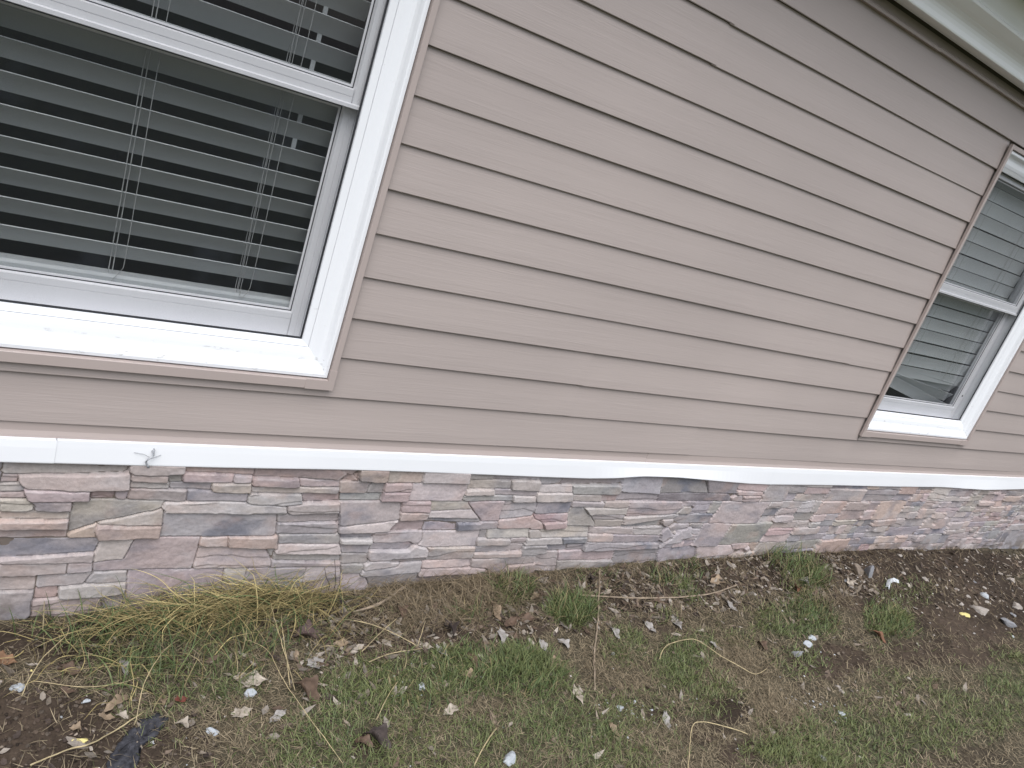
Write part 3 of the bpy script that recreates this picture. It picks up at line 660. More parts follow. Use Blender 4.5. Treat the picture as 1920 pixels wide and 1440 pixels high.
# double-hung windows
def window(x0, x1, weep):
    win = empty("window", (x0, 0, WZ0), house)
    L, Wd, Hd = (0, 0, 0), x1 - x0, WZ1 - WZ0
    def ring(name, prof, m, a=0, b=Wd, c=0, d=Hd, close=False, bevel=0, smooth=False):
        k = MB(); k.ring(a, b, c, d, prof, close); return k.build(name, m, win, bevel=bevel, smooth=smooth)
    # J-channel: the siding ends tuck into its open pocket
    ring("channel", [(.0185, .0285, -.004), (.018, .0285, -.0285), (.0165, .0265, -.030), (.001, .001, -.030), (0, 0, -.029), (0, 0, -.0165), (.0015, .0015, -.0165), (.0015, .0015, -.0275), (.016, .026, -.0275), (.0165, .027, -.004)], M_TRIM)
    # corner caps where the lower channel meets the upright ones
    for s in (0, 1):
        k = MB()
        for (a, b, c, d) in ((-.0008, .0193, -.0008, .062), (.0193, .085, -.0008, .0293)):
            if s: a, b = Wd - b, Wd - a
            k.box(a, b, -.0312, -.020, c, d)
        k.build("corner_cap", M_TRIM, win)
    ring("casing", [(.0188, .0290, -.002), (.0188, .0290, -.010), (.0215, .0335, -.0195), (.030, .042, -.0205), (.034, .047, -.0190), (.0375, .052, -.0140), (.041, .057, -.0070), (.046, .064, -.0005), (.054, .074, .0030), (.064, .086, .0045),
                    (.074, .096, .0062), (.082, .105, .0095), (.0868, .1090, .0118), (.0870, .1094, .0150), (.0882, .1114, .0150), (.0886, .1118, .0122),
                    (.1050, .1250, .0215), (.1060, .1262, .0235), (.1060, .1262, .0290), (.096, .112, .0295), (.096, .112, .126), (.060, .070, .126)], M_CASE, smooth=False)
    ring("gap_shadow", [(.1030, .1235, .0300), (.1105, .1310, .0300), (.1105, .1310, .0335), (.1030, .1235, .0335)], M_BLACK, close=True)  # dark strip standing in for the shadow in the gap around the sashes
    q = MB(); q.quad((.104, .0325, .124), (Wd - .104, .0325, .124), (Wd - .104, .0325, Hd - .104), (.104, .0325, Hd - .104))
    q.build("insect_screen", M_SCREEN, win, recalc=False)
    rail = .83 - WZ0
    def sash(name, zb, zt, bot, y, stile, topw):
        a, b = .0965, Wd - .0965
        k = MB()
        i0, i1, j0, j1 = a + stile, b - stile, zb + bot, zt - topw
        # bars butted end to end, each with a stepped face
        def vbar(xo, xi):
            s = 1 if xi > xo else -1
            pr = [(xo, y + .034), (xo, y + .001), (xo + s * .001, y), (xo + s * .016, y), (xo + s * .0165, y + .0015), (xo + s * .0175, y + .0015), (xo + s * .018, y), (xi - s * .004, y), (xi, y + .010), (xi, y + .034)]
            n = len(k.v); m = len(pr)
            k.v.extend([(px, py, zb) for px, py in pr] + [(px, py, zt) for px, py in pr])
            for i in range(m - 1): k.f.append((n + i, n + i + 1, n + m + i + 1, n + m + i))
        vbar(a, i0); vbar(b, i1)
        k.extrude_x([(y + .034, zb), (y + .0012, zb), (y + .0002, zb + .001), (y + .0002, j0 - .022), (y + .002, j0 - .0215), (y + .002, j0 - .0205), (y + .0002, j0 - .020), (y + .0002, j0 - .003), (y + .010, j0), (y + .034, j0)], i0, i1)
        k.extrude_x([(y + .034, zt), (y + .0002, zt), (y + .0002, j1 + .003), (y + .010, j1), (y + .034, j1)], i0, i1)
        o = k.build(name, M_SASH, win)
        g = MB(); g.ring(i0, i1, j0, j1, [(-.002, -.002, y + .0101), (.0022, .0022, y + .0101), (.0022, .0022, y + .0155)]); g.build("glazing_bead", M_BLACK, win)
        g = MB(); g.ring(i0, i1, j0, j1, [(.0022, .0022, y + .0125), (.0075, .0075, y + .0130), (.0075, .0075, y + .0155)]); g.build("glazing_strip", M_SASH, win)
        g = MB(); g.quad((i0 - .004, y + .016, j0 - .004), (i1 + .004, y + .016, j0 - .004), (i1 + .004, y + .016, j1 + .004), (i0 - .004, y + .016, j1 + .004)); g.build("pane", M_GLASS, win, recalc=False)
    sash("upper_sash", .806 - WZ0, Hd - .098, .048, .043, .0345, .035)
    sash("lower_sash", .140 - WZ0, .836 - WZ0, .075, .078, .0375, .034)
    # outer lip along the meeting rail
    k = MB(); k.extrude_x([(.0375, .8065 - WZ0), (.0375, .815 - WZ0), (.0428, .818 - WZ0), (.0428, .8065 - WZ0)], .0985, Wd - .0985); k.build("rail_lip", M_SASH, win)
    k = MB(); k.box(.72, .80, .0945, .110, .8365 - WZ0, .846 - WZ0); k.build("latch", M_SASH, win, bevel=.003)
    if weep:
        k = MB(); k.tube([(Wd - .118, .0770, .26), (Wd - .118, .0782, .26)], .006, 10); k.build("weep_hole", M_BLACK, win)
    return win
for i, (u, v) in enumerate(WINS):
    window(u, v, i == 1)

# ------------------------------------------------------------------ venetian blinds hanging inside the windows
def blind(x0, x1, tilt, label, extra):
    bl = tag(empty("window_blind", (x0, .128, .20)), label, "blind", "venetian blinds inside the windows")
    a, b = .105, (x1 - x0) - .105
    def slat(k, z, t, dz=0.0, xa=a, xb=b, dy=0.0):
        """one slat: outer edge at height z, inner edge lower; dz lifts its left end"""
        wd = .064; n = len(k.v); N = 7; th = .0026
        for (x, zz) in ((xa, z + dz), (xb, z)):
            for s in (0, 1):
                for i in range(N):
                    u = i / (N - 1) * wd; c = .0028 * (1 - (2 * i / (N - 1) - 1) ** 2)
                    yy = u * math.cos(t) + (c + s * th) * math.sin(t); z2 = -u * math.sin(t) + (c + s * th) * math.cos(t)
                    k.v.append((x, -.012 + yy + dy, zz + z2 - .20))
        for s in (0, 1):
            for i in range(N - 1):
                p = n + s * N + i; k.f.append((p, p + 1, p + 1 + 2 * N, p + 2 * N))
        for i in (0, N - 1): k.f.append((n + i, n + N + i, n + 3 * N + i, n + 2 * N + i))
        for e in (0, 2 * N): k.f.append(tuple(n + e + i for i in range(N)) + tuple(n + e + N + i for i in range(N))[::-1])
    z = .3915 if extra else .3140
    count = 0
    while z < 1.42:
        k = MB(); jit = random.uniform(-.0018, .0018)
        slat(k, z + jit, R(tilt + random.uniform(-1.5, 1.5)), dz=random.uniform(-.002, .002)); k.build("slat", M_SLAT, bl); z += .0685
    if extra:     # the lowest slats have slipped and hang askew
        for zz, dz, t in ((.337, .052, 62), (.275, .086, 60), (.210, .145, 70)):
            k = MB(); slat(k, zz, R(t), dz=dz, xb=b - .02, dy=.006); k.build("slat", M_SLAT, bl)
    else:
        k = MB(); k.extrude_x([(-.020, .000), (-.024, .006), (-.024, .030), (-.018, .037), (.020, .037), (.024, .03), (.024, .0)], a, b); k.build("bottom_rail", M_SLAT, bl, bevel=.001)
    k = MB(); k.box(a - .01, b + .01, -.03, .03, 1.42 - .20, 1.47 - .20); k.build("head_rail", M_SLAT, bl)
    for cx in ((-.61 - x0, -.288 - x0) if not extra else (.33, .80)):
        k = MB()
        base = .03 if not extra else .15
        pts = [(cx + .0012 * math.sin(zz * 9), -.024 + .0006 * math.sin(zz * 31), zz) for zz in np.linspace(1.22, base + .03, 30)]
        if not extra:
            pts += [(cx - .004, -.026, base + .015), (cx - .016, -.027, base - .001), (cx - .024, -.027, base + .004), (cx - .022, -.027, base + .02)] if cx > .7 else [(cx - .010, -.027, base + .012), (cx - .024, -.027, base - .012)]
        k.tube(pts, .0009, 5); k.build("cord", M_CORD, bl)
        k = MB()
        for o in (-.030, -.021): k.tube([(cx + o, -.0135, base + .0), (cx + o, -.0135, 1.22)], .0008, 4)
        for o in (-.030, -.021): k.tube([(cx + o + .004, .020, base + .0), (cx + o + .004, .020, 1.22)], .0008, 4)
        k.build("ladder_string", M_CORD, bl)
    if not extra:
        k = MB(); k.box(x1 - x0 - .218, x1 - x0 - .206, .032, .036, .42, 1.22); k.build("white_post", M_SLAT, bl)  # thin white post in the room behind the slats
    return bl
blind(*WINS[0], 47, "white venetian blind with open level slats behind the larger, nearer window", False)
blind(*WINS[1], 81, "white venetian blind nearly closed, its lowest slats hanging crooked, behind the farther window", True)

# ------------------------------------------------------------------ ledge stone veneer: one heightfield, every stone its own block
CLS = dict(G=(.265, .265, .250), D=(.195, .205, .215), P=(.375, .305, .285), L=(.385, .362, .350), T=(.385, .295, .240), S=(.335, .305, .262),
           B=(.250, .205, .195), R=(.315, .215, .205), V=(.262, .258, .290), M=(.325, .285, .285), W=(.42, .40, .41), K=(.115, .120, .128))
stones = []
for ln in STONES.split('\n'):
    t = ln.split(); stones.append((t[0], np.array([[float(c) / 1000 for c in v.split(',')] for v in t[1:]])))
rows_z = [-.247, -.369, -.491, -.615, -.80]
start = [2.245, 1.70, 1.715, 2.19]
def fill_row(k, xa, xb):
    zt, zb = rows_z[k], rows_z[k + 1]; x = xa; lean = .028
    while x < xb:
        pw = min(random.uniform(.17, .36), max(.06, xb - x)); tone = random.choice("LLLPPSGGTMD")
        kind = random.random()
        if kind < .16: cuts = [0, 1]
        elif kind < .4: cuts = [0, random.uniform(.35, .65), 1]
        elif kind < .8: cuts = [0, random.uniform(.25, .4), random.uniform(.55, .75), 1]
        else: cuts = [0, .25, .5, .74, 1]
        for c0, c1 in zip(cuts, cuts[1:]):
            xs = [0, 1] if (random.random() < .35 or len(cuts) == 2) else ([0, random.uniform(.3, .7), 1] if random.random() < .7 else [0, random.uniform(.2, .4), random.uniform(.55, .8), 1])
            for a, b in zip(xs, xs[1:]):
                kl = tone if random.random() < .5 else random.choice("LLLPPSGGTMDVVR")
                h = random.choice("0112" if kl in "LPST" else "0011")
                z0, z1 = zt + (zb - zt) * c0, zt + (zb - zt) * c1
                sk = random.uniform(-.012, .012)
                def px(u, c): return x + pw * u + lean * (1 - c)
                j = lambda: random.uniform(-.006, .006)
                stones.append((kl + h, np.array([(px(a, c0) + j(), z0 + j() * .6), ((px(a, c0) + px(b, c0)) / 2, z0 + j()), (px(b, c0) + j(), z0 + j() * .6),
                                                  (px(b, c1) + j(), z1 + j() * .6), ((px(a, c1) + px(b, c1)) / 2, z1 + j()), (px(a, c1) + j(), z1 + j() * .6)])))
        x += pw
for k in range(4):
    fill_row(k, start[k], X1 + .3); fill_row(k, X0 - .3, -.835)
gx = np.concatenate([np.arange(X0, -.95, .008), np.arange(-.95, 1.3, .0023), np.arange(1.3, 2.8, .0040), np.arange(2.8, 5.2, .008), np.arange(5.2, X1, .014)])
gzv = np.arange(-.80, -.226, .0024)
GX, GZ = np.meshgrid(gx, gzv)
wx = GX + .007 * fbm(GX * 30, GZ * 30, 3, 4); wz = GZ + .0055 * fbm(GX * 26, GZ * 26, 9, 5)
d1 = np.full(GX.shape, 9.); d2 = np.full(GX.shape, 9.); idm = np.zeros(GX.shape, int)
for i, (kl, pg) in enumerate(stones):
    xa, xb = pg[:, 0].min() - .09, pg[:, 0].max() + .09
    i0, i1 = np.searchsorted(gx, (xa, xb)); j0, j1 = np.searchsorted(gzv, (pg[:, 1].min() - .03, pg[:, 1].max() + .03))
    if i1 <= i0 or j1 <= j0: continue
    sx, sz = wx[j0:j1, i0:i1], wz[j0:j1, i0:i1]
    dm = np.full(sx.shape, 9.); inside = np.zeros(sx.shape, bool); m = len(pg)
    for a in range(m):
        (ax, az), (bx_, bz_) = pg[a], pg[(a + 1) % m]
        ex, ez = bx_ - ax, bz_ - az; L2 = ex * ex + ez * ez + 1e-12
        t = np.clip(((sx - ax) * ex + (sz - az) * ez) / L2, 0, 1)
        dm = np.minimum(dm, np.hypot(sx - ax - t * ex, sz - az - t * ez))
        cr = ((az > sz) != (bz_ > sz)) & (sx < ex * (sz - az) / (ez if ez else 1e-9) + ax); inside ^= cr
    s = np.where(inside, -dm, dm)
    A, B = d1[j0:j1, i0:i1], d2[j0:j1, i0:i1]
    closer = s < A
    B[...] = np.where(closer, A, np.minimum(B, s)); A[...] = np.where(closer, s, A)
    idm[j0:j1, i0:i1] = np.where(closer, i, idm[j0:j1, i0:i1])
e = np.clip((d2 - d1) * .5, 0, .05)
ns = len(stones)
hb = np.array([{'0': .0010, '1': .0080, '2': .0150}[k[1]] for k, _ in stones]) + rng.uniform(-.0032, .0032, ns)
tz, tx = rng.uniform(-.13, .13, ns), rng.uniform(-.04, .04, ns)
cz = np.array([p[:, 1].mean() for _, p in stones]); cx = np.array([p[:, 0].mean() for _, p in stones])
h = hb[idm] + tz[idm] * (GZ - cz[idm]) + tx[idm] * np.clip(GX - cx[idm], -.1, .1)
ph = rng.uniform(0, 50, ns)[idm]
h += .0042 * fbm(GX * 16 + ph, GZ * 34 + ph, 21, 5) + .0030 * (np.abs(fbm(GX * 9 + ph, GZ * 22 + GX * 8 + ph, 33, 3))) + .0012 * fbm(GX * 110, GZ * 110, 5, 3)
lay = GZ * 27 + 1.3 * fbm(GX * 6 + ph, GZ * 16 + ph, 61, 4) + GX * rng.uniform(-1.5, 1.5, ns)[idm] + ph
fl = lay - np.floor(lay)
h += (.0040 * sstep(.0, .12, fl) * (1 - .8 * fl) - .0015) * (rng.random(ns) < .25)[idm]      # split layers: each leans out towards its foot
bev = sstep(0, .0034, e)
h = h * (.72 + .28 * bev) - .0105 * (1 - sstep(.0002, .0021, e))
h = np.clip(h, -.013, .0195)
h = np.where(GZ > -.246, np.minimum(h, .010), h)
base = np.array([CLS[k[0]] for k, _ in stones]); base = base * .55 + np.array((.345, .318, .315)) * .45; base = base * rng.uniform(.88, 1.12, (ns, 1)) * rng.uniform(.97, 1.03, (ns, 3))
base = base * np.array((1.02, .965, .955))
col = base[idm]
bl1 = sstep(.02, .26, fbm(GX * 7 + ph, GZ * 13 + ph, 41, 4))[..., None]
bl2 = sstep(.04, .28, fbm(GX * 8 + ph * 1.7, GZ * 12 - ph, 57, 4))[..., None]
bl3 = sstep(.06, .30, fbm(GX * 10 - ph, GZ * 16 + ph * 2, 77, 4))[..., None]
amt = np.array([{'V': .75, 'K': .8, 'D': .6, 'R': .35, 'M': .45}.get(k[0], .40) for k, _ in stones])[idm][..., None]
col = col * (1 - amt * bl1) + np.array((.130, .135, .165)) * amt * bl1
col = col * (1 - .35 * bl2) + np.array((.40, .385, .395)) * .35 * bl2
col = col * (1 - .30 * bl3) + np.array((.40, .285, .245)) * .30 * bl3
ridge = sstep(.004, .001, np.abs(e - .004)) * sstep(-.05, .15, fbm(GX * 30, GZ * 30, 91, 3))
col = col + (np.array((.50, .48, .47)) - col) * (.22 * ridge)[..., None]        # dry-brushed pale arrises of cast stone
mud = sstep(-.625, -.745, GZ + .05 * fbm(GX * 9, GZ * 9, 95, 4)) * sstep(-.12, .12, fbm(GX * 22, GZ * 22, 97, 4))      # rain-splashed soil
col = col + (np.array((.115, .090, .070)) - col) * (.62 * mud)[..., None]
nyv, nxv = GX.shape
V = np.stack([GX.ravel(), (-.002 - h).ravel(), GZ.ravel()], 1)
ii = (np.arange(nyv - 1)[:, None] * nxv + np.arange(nxv - 1)[None]).ravel()
F = np.stack([ii, ii + 1, ii + nxv + 1, ii + nxv], 1)
np_mesh("stone_base", V, F, M_STONE, col.reshape(-1, 3), smooth=True, parent=house)

# ------------------------------------------------------------------ ground
WXG = np.array([-60, -1.5, -.78, -.44, .21, .93, 1.9, 3.36, 5.75, 8, 80]); WZG = np.array([-.76, -.75, -.745, -.748, -.732, -.712, -.685, -.70, -.79, -.83, -.83])
def gz_base(X, Y):
    wv = np.interp(X, WXG, WZG); b = -.765 - .004 * np.clip(X, 0, 12)
    return b + (wv - b) * np.exp(-(np.minimum(Y, 0) / .55) ** 2)
def field(blobs, X, Y, soft=.55):
    out = np.zeros_like(X)
    ax = X + .10 * fbm(X * 6, Y * 6, 101, 3); ay = Y + .07 * fbm(X * 6, Y * 6, 103, 3)
    for cx_, cy_, a0, a1, b0, b1, s in blobs:
        det = a0 * b1 - a1 * b0
        u = ((ax - cx_) * b1 - (ay - cy_) * b0) / det; v = (-(ax - cx_) * a1 + (ay - cy_) * a0) / det
        out = np.maximum(out, s * (1 - sstep(soft, 1.25, np.hypot(u, v))))
    return out
def gz(X, Y):
    X, Y = np.asarray(X, float), np.asarray(Y, float)
    bare = field(BARE, X, Y)
    z = gz_base(X, Y) + .020 * fbm(X * 3.1, Y * 3.1, 201, 3) + .012 * fbm(X * 13, Y * 13, 205, 3)
    z += (.006 + .022 * bare) * (np.abs(fbm(X * 34, Y * 34, 211, 4)) - .08)
    edge = np.clip((Y + .09) / .09, 0, 1)
    z += .012 * edge * fbm(X * 11, Y * 0 + 3, 221, 3)
    return z
def gz1(x, y): return float(gz(np.array([x]), np.array([y]))[0])

def grow(a, step, far, r=1.35):
    o, s = [], step
    while abs(a) < far:
        s *= r; a = a + s; o.append(a)
    return o
gx = np.concatenate([np.array(grow(-1.5, -.02, 160))[::-1], np.arange(-1.5, 2.4, .0085), np.arange(2.4, 4.4, .014), np.arange(4.4, 7.5, .03), grow(7.5, .04, 160)])
gy = np.concatenate([np.array(grow(-1.5, -.02, 160))[::-1], np.arange(-1.5, .012, .0085), [.03, .3, 2, 6, 20, 60, 160]])
GX, GY = np.meshgrid(gx, gy)
GH = gz(GX, GY); GH = np.where(GY > .02, np.minimum(GH, -.74), GH)
bare = field(BARE, GX, GY); green = field(GREEN, GX, GY)
n1 = (1.3 * fbm(GX * 5, GY * 5, 301, 4) + .5)[..., None]; n2 = (fbm(GX * 40, GY * 40, 311, 3) + .5)[..., None]
soil = np.array((.052, .038, .028)) * (.55 + .9 * n1) * (.75 + .5 * n2)
thatch = np.array((.070, .058, .040)) * (.6 + .8 * n2); gcol = np.array((.052, .070, .030)) * (.6 + .8 * n2)
bm_ = sstep(.15, .6, bare)[..., None]; gm = (.05 + .45 * green)[..., None]
colg = (thatch * (1 - gm) + gcol * gm) * (1 - bm_) + soil * bm_
far = sstep(2.0, 4.0, -GY)[..., None]
colg = colg * (1 - far) + np.array((.060, .075, .034)) * (.7 + .6 * n1) * far
nyv, nxv = GX.shape
ii = (np.arange(nyv - 1)[:, None] * nxv + np.arange(nxv - 1)[None]).ravel()
M_GROUND = attr_mat("soil_and_thatch", rough=.95, spec=.15, bump=.9, bscale=70, speck=.35)
go = np_mesh("ground", np.stack([GX.ravel(), GY.ravel(), GH.ravel()], 1), np.stack([ii, ii + 1, ii + nxv + 1, ii + nxv], 1), M_GROUND, colg.reshape(-1, 3) * .85)
tag(go, kind="structure")

# ------------------------------------------------------------------ grass
def blades(name, x, y, length, lean, width, az, colour, mt, z0=None, curl=.5, seg=4, label=None, kink=0.0):
    n = len(x); k = seg + 1
    t = np.linspace(0, 1, k)[None, :]
    z = (gz(x, y) if z0 is None else z0)[:, None] - .002
    ang = lean[:, None] * (1 - curl / 2 + curl * t)                     # angle from vertical grows along the blade
    ds = (length / seg)[:, None]
    hx = np.concatenate([np.zeros((n, 1)), np.cumsum(np.sin(ang[:, :-1]) * ds, 1)], 1)
    hz = np.concatenate([np.zeros((n, 1)), np.cumsum(np.cos(ang[:, :-1]) * ds, 1)], 1)
    hz = np.maximum(hz, .003)
    side = .25 * rng.normal(size=(n, 1)) * length[:, None] * t ** 2
    if kink:                                                            # a stalk breaks somewhere along its length
        side = side + kink * rng.normal(size=(n, 1)) * length[:, None] * np.maximum(t - rng.uniform(.2, .8, (n, 1)), 0)
    ca, sa = np.cos(az)[:, None], np.sin(az)[:, None]
    px, py, pz = x[:, None] + ca * hx - sa * side, y[:, None] + sa * hx + ca * side, z + hz
    py = np.minimum(py, -.019)
    wd = width[:, None] * (1 - t ** 2.2 * .92) * .5
    A = np.stack([px - sa * wd, py + ca * wd, pz], 2); B = np.stack([px + sa * wd, py - ca * wd, pz + wd * .5], 2)
    V = np.stack([A, B], 2).reshape(-1, 3)
    b0 = (np.arange(n) * 2 * k)[:, None] + 2 * np.arange(seg)[None]
    F = np.stack([b0, b0 + 1, b0 + 3, b0 + 2], 2).reshape(-1, 4)
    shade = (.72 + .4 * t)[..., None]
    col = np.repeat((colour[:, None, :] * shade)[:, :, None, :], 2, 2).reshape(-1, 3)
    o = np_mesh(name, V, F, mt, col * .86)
    tag(o, kind="stuff", label=label)
    return o
def sample(n, x0, x1, y0, y1, px=1.0):
    x = x0 + (x1 - x0) * rng.random(n) ** px; y = y0 + (y1 - y0) * rng.random(n); return x, y
M_BLADE = attr_mat("grass_blade", rough=.55, spec=.3)
M_DRY = attr_mat("dry_blade", rough=.75, spec=.2)
zones = [(130000, -1.05, 1.8, -1.15, -.02, 1.0, 1.0), (100000, 1.5, 4.2, -1.7, -.02, 1.15, 1.25), (30000, 3.6, 8.5, -3.2, -.02, 1.3, 2.0), (34000, -2.9, -1.02, -1.2, -.02, 1.0, 1.3), (60000, -2.9, 2.2, -2.6, -1.13, 1.0, 1.4), (22000, 2.0, 4.5, -3.0, -1.65, 1.0, 1.7)]
GXs, DXs = [], []
for n, x0, x1, y0, y1, pw, sc in zones:
    x, y = sample(n, x0, x1, y0, y1, pw)
    g, b, d = field(GREEN, x, y), field(BARE, x, y), field(DEAD, x, y)
    tex = fbm(x * 9, y * 9, 401, 4); tex2 = fbm(x * 26, y * 26, 407, 3)
    wall = np.clip((y + .30) / .30, 0, 1)                              # strip along the stone is mostly bare litter
    pg = np.clip(.95 * g * (.70 + 1.6 * np.clip(tex + .2, 0, .5)) + (.08 - .16 * sstep(.3, 1.6, x) + .85 * tex) * (1 - b) * (1 - wall) * (1 - .75 * d), 0, 1) * np.clip(1 + 1.4 * tex2, .2, 1.6)
    pd = np.clip(.62 + .5 * d + .9 * tex2 - .62 * b, .04, 1) * (1 - .35 * g)
    u = rng.random(n)
    m1 = u < pg * .70; m2 = (~m1) & (rng.random(n) < pd * .80)
    GXs.append((x[m1], y[m1], g[m1], np.full(m1.sum(), sc))); DXs.append((x[m2], y[m2], d[m2], np.full(m2.sum(), sc)))
x, y, g, sc = [np.concatenate(v) for v in zip(*GXs)]
n = len(x); tall = field([b for b in GREEN if b[6] >= .95 or b[1] > -.27], x, y)
mix = rng.random((n, 1)); yel = (fbm(x * 4, y * 4, 431, 3) + .5)[:, None]
colr = np.array((.062, .100, .034)) * (1 - mix) + np.array((.185, .215, .085)) * mix
colr = colr * (1 - .5 * yel) + np.array((.180, .165, .065)) * .5 * yel
colr = colr * (.75 + .5 * rng.random((n, 1)))
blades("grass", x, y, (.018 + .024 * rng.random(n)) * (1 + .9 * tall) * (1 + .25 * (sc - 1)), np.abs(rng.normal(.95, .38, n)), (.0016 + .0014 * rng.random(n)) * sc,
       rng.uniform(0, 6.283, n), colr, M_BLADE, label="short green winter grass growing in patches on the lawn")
x, y, d, sc = [np.concatenate(v) for v in zip(*DXs)]
n = len(x); mix = rng.random((n, 1))
colr = (np.array((.135, .105, .066)) * (1 - mix) + np.array((.390, .315, .210)) * mix) * (.50 + .6 * rng.random((n, 1)))
blades("dead_grass", x, y, (.018 + .030 * rng.random(n)) * (1 + .25 * (sc - 1)), rng.normal(1.36, .22, n), (.0013 + .0012 * rng.random(n)) * sc,
       rng.uniform(0, 6.283, n), colr, M_DRY, curl=.25, label="matted tan dead grass lying between the green patches")

# longer tufts along the stone base and on the bank
def tuft_pts(lst):
    X, Y, Ln = [], [], []
    for cx_, cy_, r, n, ln in lst:
        n = int(n * .72); rr = r * np.sqrt(rng.random(n)) * 1.1; th = rng.uniform(0, 6.283, n)
        X.append(cx_ + rr * np.cos(th)); Y.append(cy_ + rr * np.sin(th) * .8); Ln.append(ln * (.5 + .7 * rng.random(n)))
    return np.concatenate(X), np.minimum(np.concatenate(Y), -.03), np.concatenate(Ln)
x, y, ln = tuft_pts([(1.07, -.24, .085, 420, .085), (.88, -.09, .08, 260, .10), (2.60, -.13, .16, 420, .11), (2.66, -.2, .12, 300, .09), (.70, -.47, .14, 500, .05), (2.44, -.41, .13, 420, .06), (2.94, -.52, .14, 520, .065),
                     (1.66, -.12, .06, 130, .08), (.62, -.2, .06, 80, .08), (-.35, -.22, .22, 220, .12), (-.10, -.14, .14, 160, .11), (.35, -.46, .16, 420, .045), (-.62, -.10, .12, 60, .12), (1.9, -.09, .08, 110, .07), (1.30, -.09, .10, 80, .06), (.52, -.41, .10, 260, .05)])
n = len(x); mix = rng.random((n, 1))
colr = (np.array((.055, .092, .030)) * (1 - mix) + np.array((.150, .185, .070)) * mix); dry = rng.random((n, 1)) < .22
colr = np.where(dry, np.array((.26, .21, .11)), colr) * (.75 + .5 * rng.random((n, 1)))
blades("grass_tufts", x, y, ln, np.abs(rng.normal(.85, .35, n)), .0022 + .0018 * rng.random(n), rng.uniform(0, 6.283, n), colr, M_BLADE, curl=.9, seg=5,
       label="taller green grass tufts along the foot of the stone base")

# fine tan thatch heaped against the wall
x, y, ln = tuft_pts([(.55, -.10, .20, 1500, .09), (.80, -.08, .14, 1000, .09), (.30, -.16, .16, 500, .08), (1.15, -.10, .18, 350, .08), (1.55, -.15, .25, 500, .07), (2.2, -.17, .35, 800, .07), (2.65, -.26, .2, 700, .07), (3.2, -.12, .3, 500, .08), (4.2, -.2, .6, 600, .09), (1.67, -.85, .12, 400, .035), (1.8, -.58, .14, 500, .04), (1.1, -.54, .14, 400, .04)])
n = len(x); mix = rng.random((n, 1))
colr = (np.array((.16, .118, .072)) * (1 - mix) + np.array((.33, .262, .175)) * mix) * (.6 + .55 * rng.random((n, 1)))
blades("thatch", x, y, ln, rng.normal(1.33, .22, n), .0013 + .0011 * rng.random(n), rng.uniform(0, 6.283, n), colr, M_DRY, z0=gz(x, y) + .018 * rng.random(n), curl=.35, seg=5,
       label="fine tan thatch heaped along the foot of the stone base")

# the heap of long yellow straw on the left
n = 1150
mat_ = rng.random(n) < .60                                             # most lies matted along the wall, the rest sprawls out
u = rng.random(n); x = np.where(mat_, -.47 + .62 * u, -.64 + .80 * u) + .05 * rng.normal(size=n)
y = np.where(mat_, -.045 - np.abs(rng.normal(0, .040, n)), np.clip(-.05 - np.abs(rng.normal(0, .11, n)), -.40, -.03))
hump = np.where(mat_, .075, .05) * np.exp(-((x + .14) / .30) ** 2) * np.exp(-((y + .06) / .12) ** 2)
az = np.where(rng.random(n) < .5, rng.normal(0.05, .62, n), rng.normal(math.pi - .1, .65, n)); az = np.where((~mat_) & (rng.random(n) < .55), rng.normal(-1.75, .6, n), az)
mix = rng.random((n, 1))
colr = (np.array((.25, .195, .085)) * (1 - mix) + np.array((.56, .46, .22)) * mix) * (.62 + .5 * rng.random((n, 1)))
gr = rng.random((n, 1)) < np.where(mat_, .14, .30)[:, None]
colr = np.where(gr, np.array((.105, .145, .060)) * (.7 + .6 * rng.random((n, 1))), colr)
ln = .07 + .17 * rng.random(n) ** 1.6
blades("straw", x, y, ln, np.where(mat_, rng.normal(1.36, .22, n), rng.normal(1.15, .32, n)), (.0016 + .0020 * rng.random(n)), az, colr * (.75 + .5 * rng.random((n, 1))), M_DRY, z0=gz(x, y) + hump * rng.random(n), curl=.6, seg=9, kink=1.1,
       label="heap of long yellow straw and green blades against the stone base on the left")

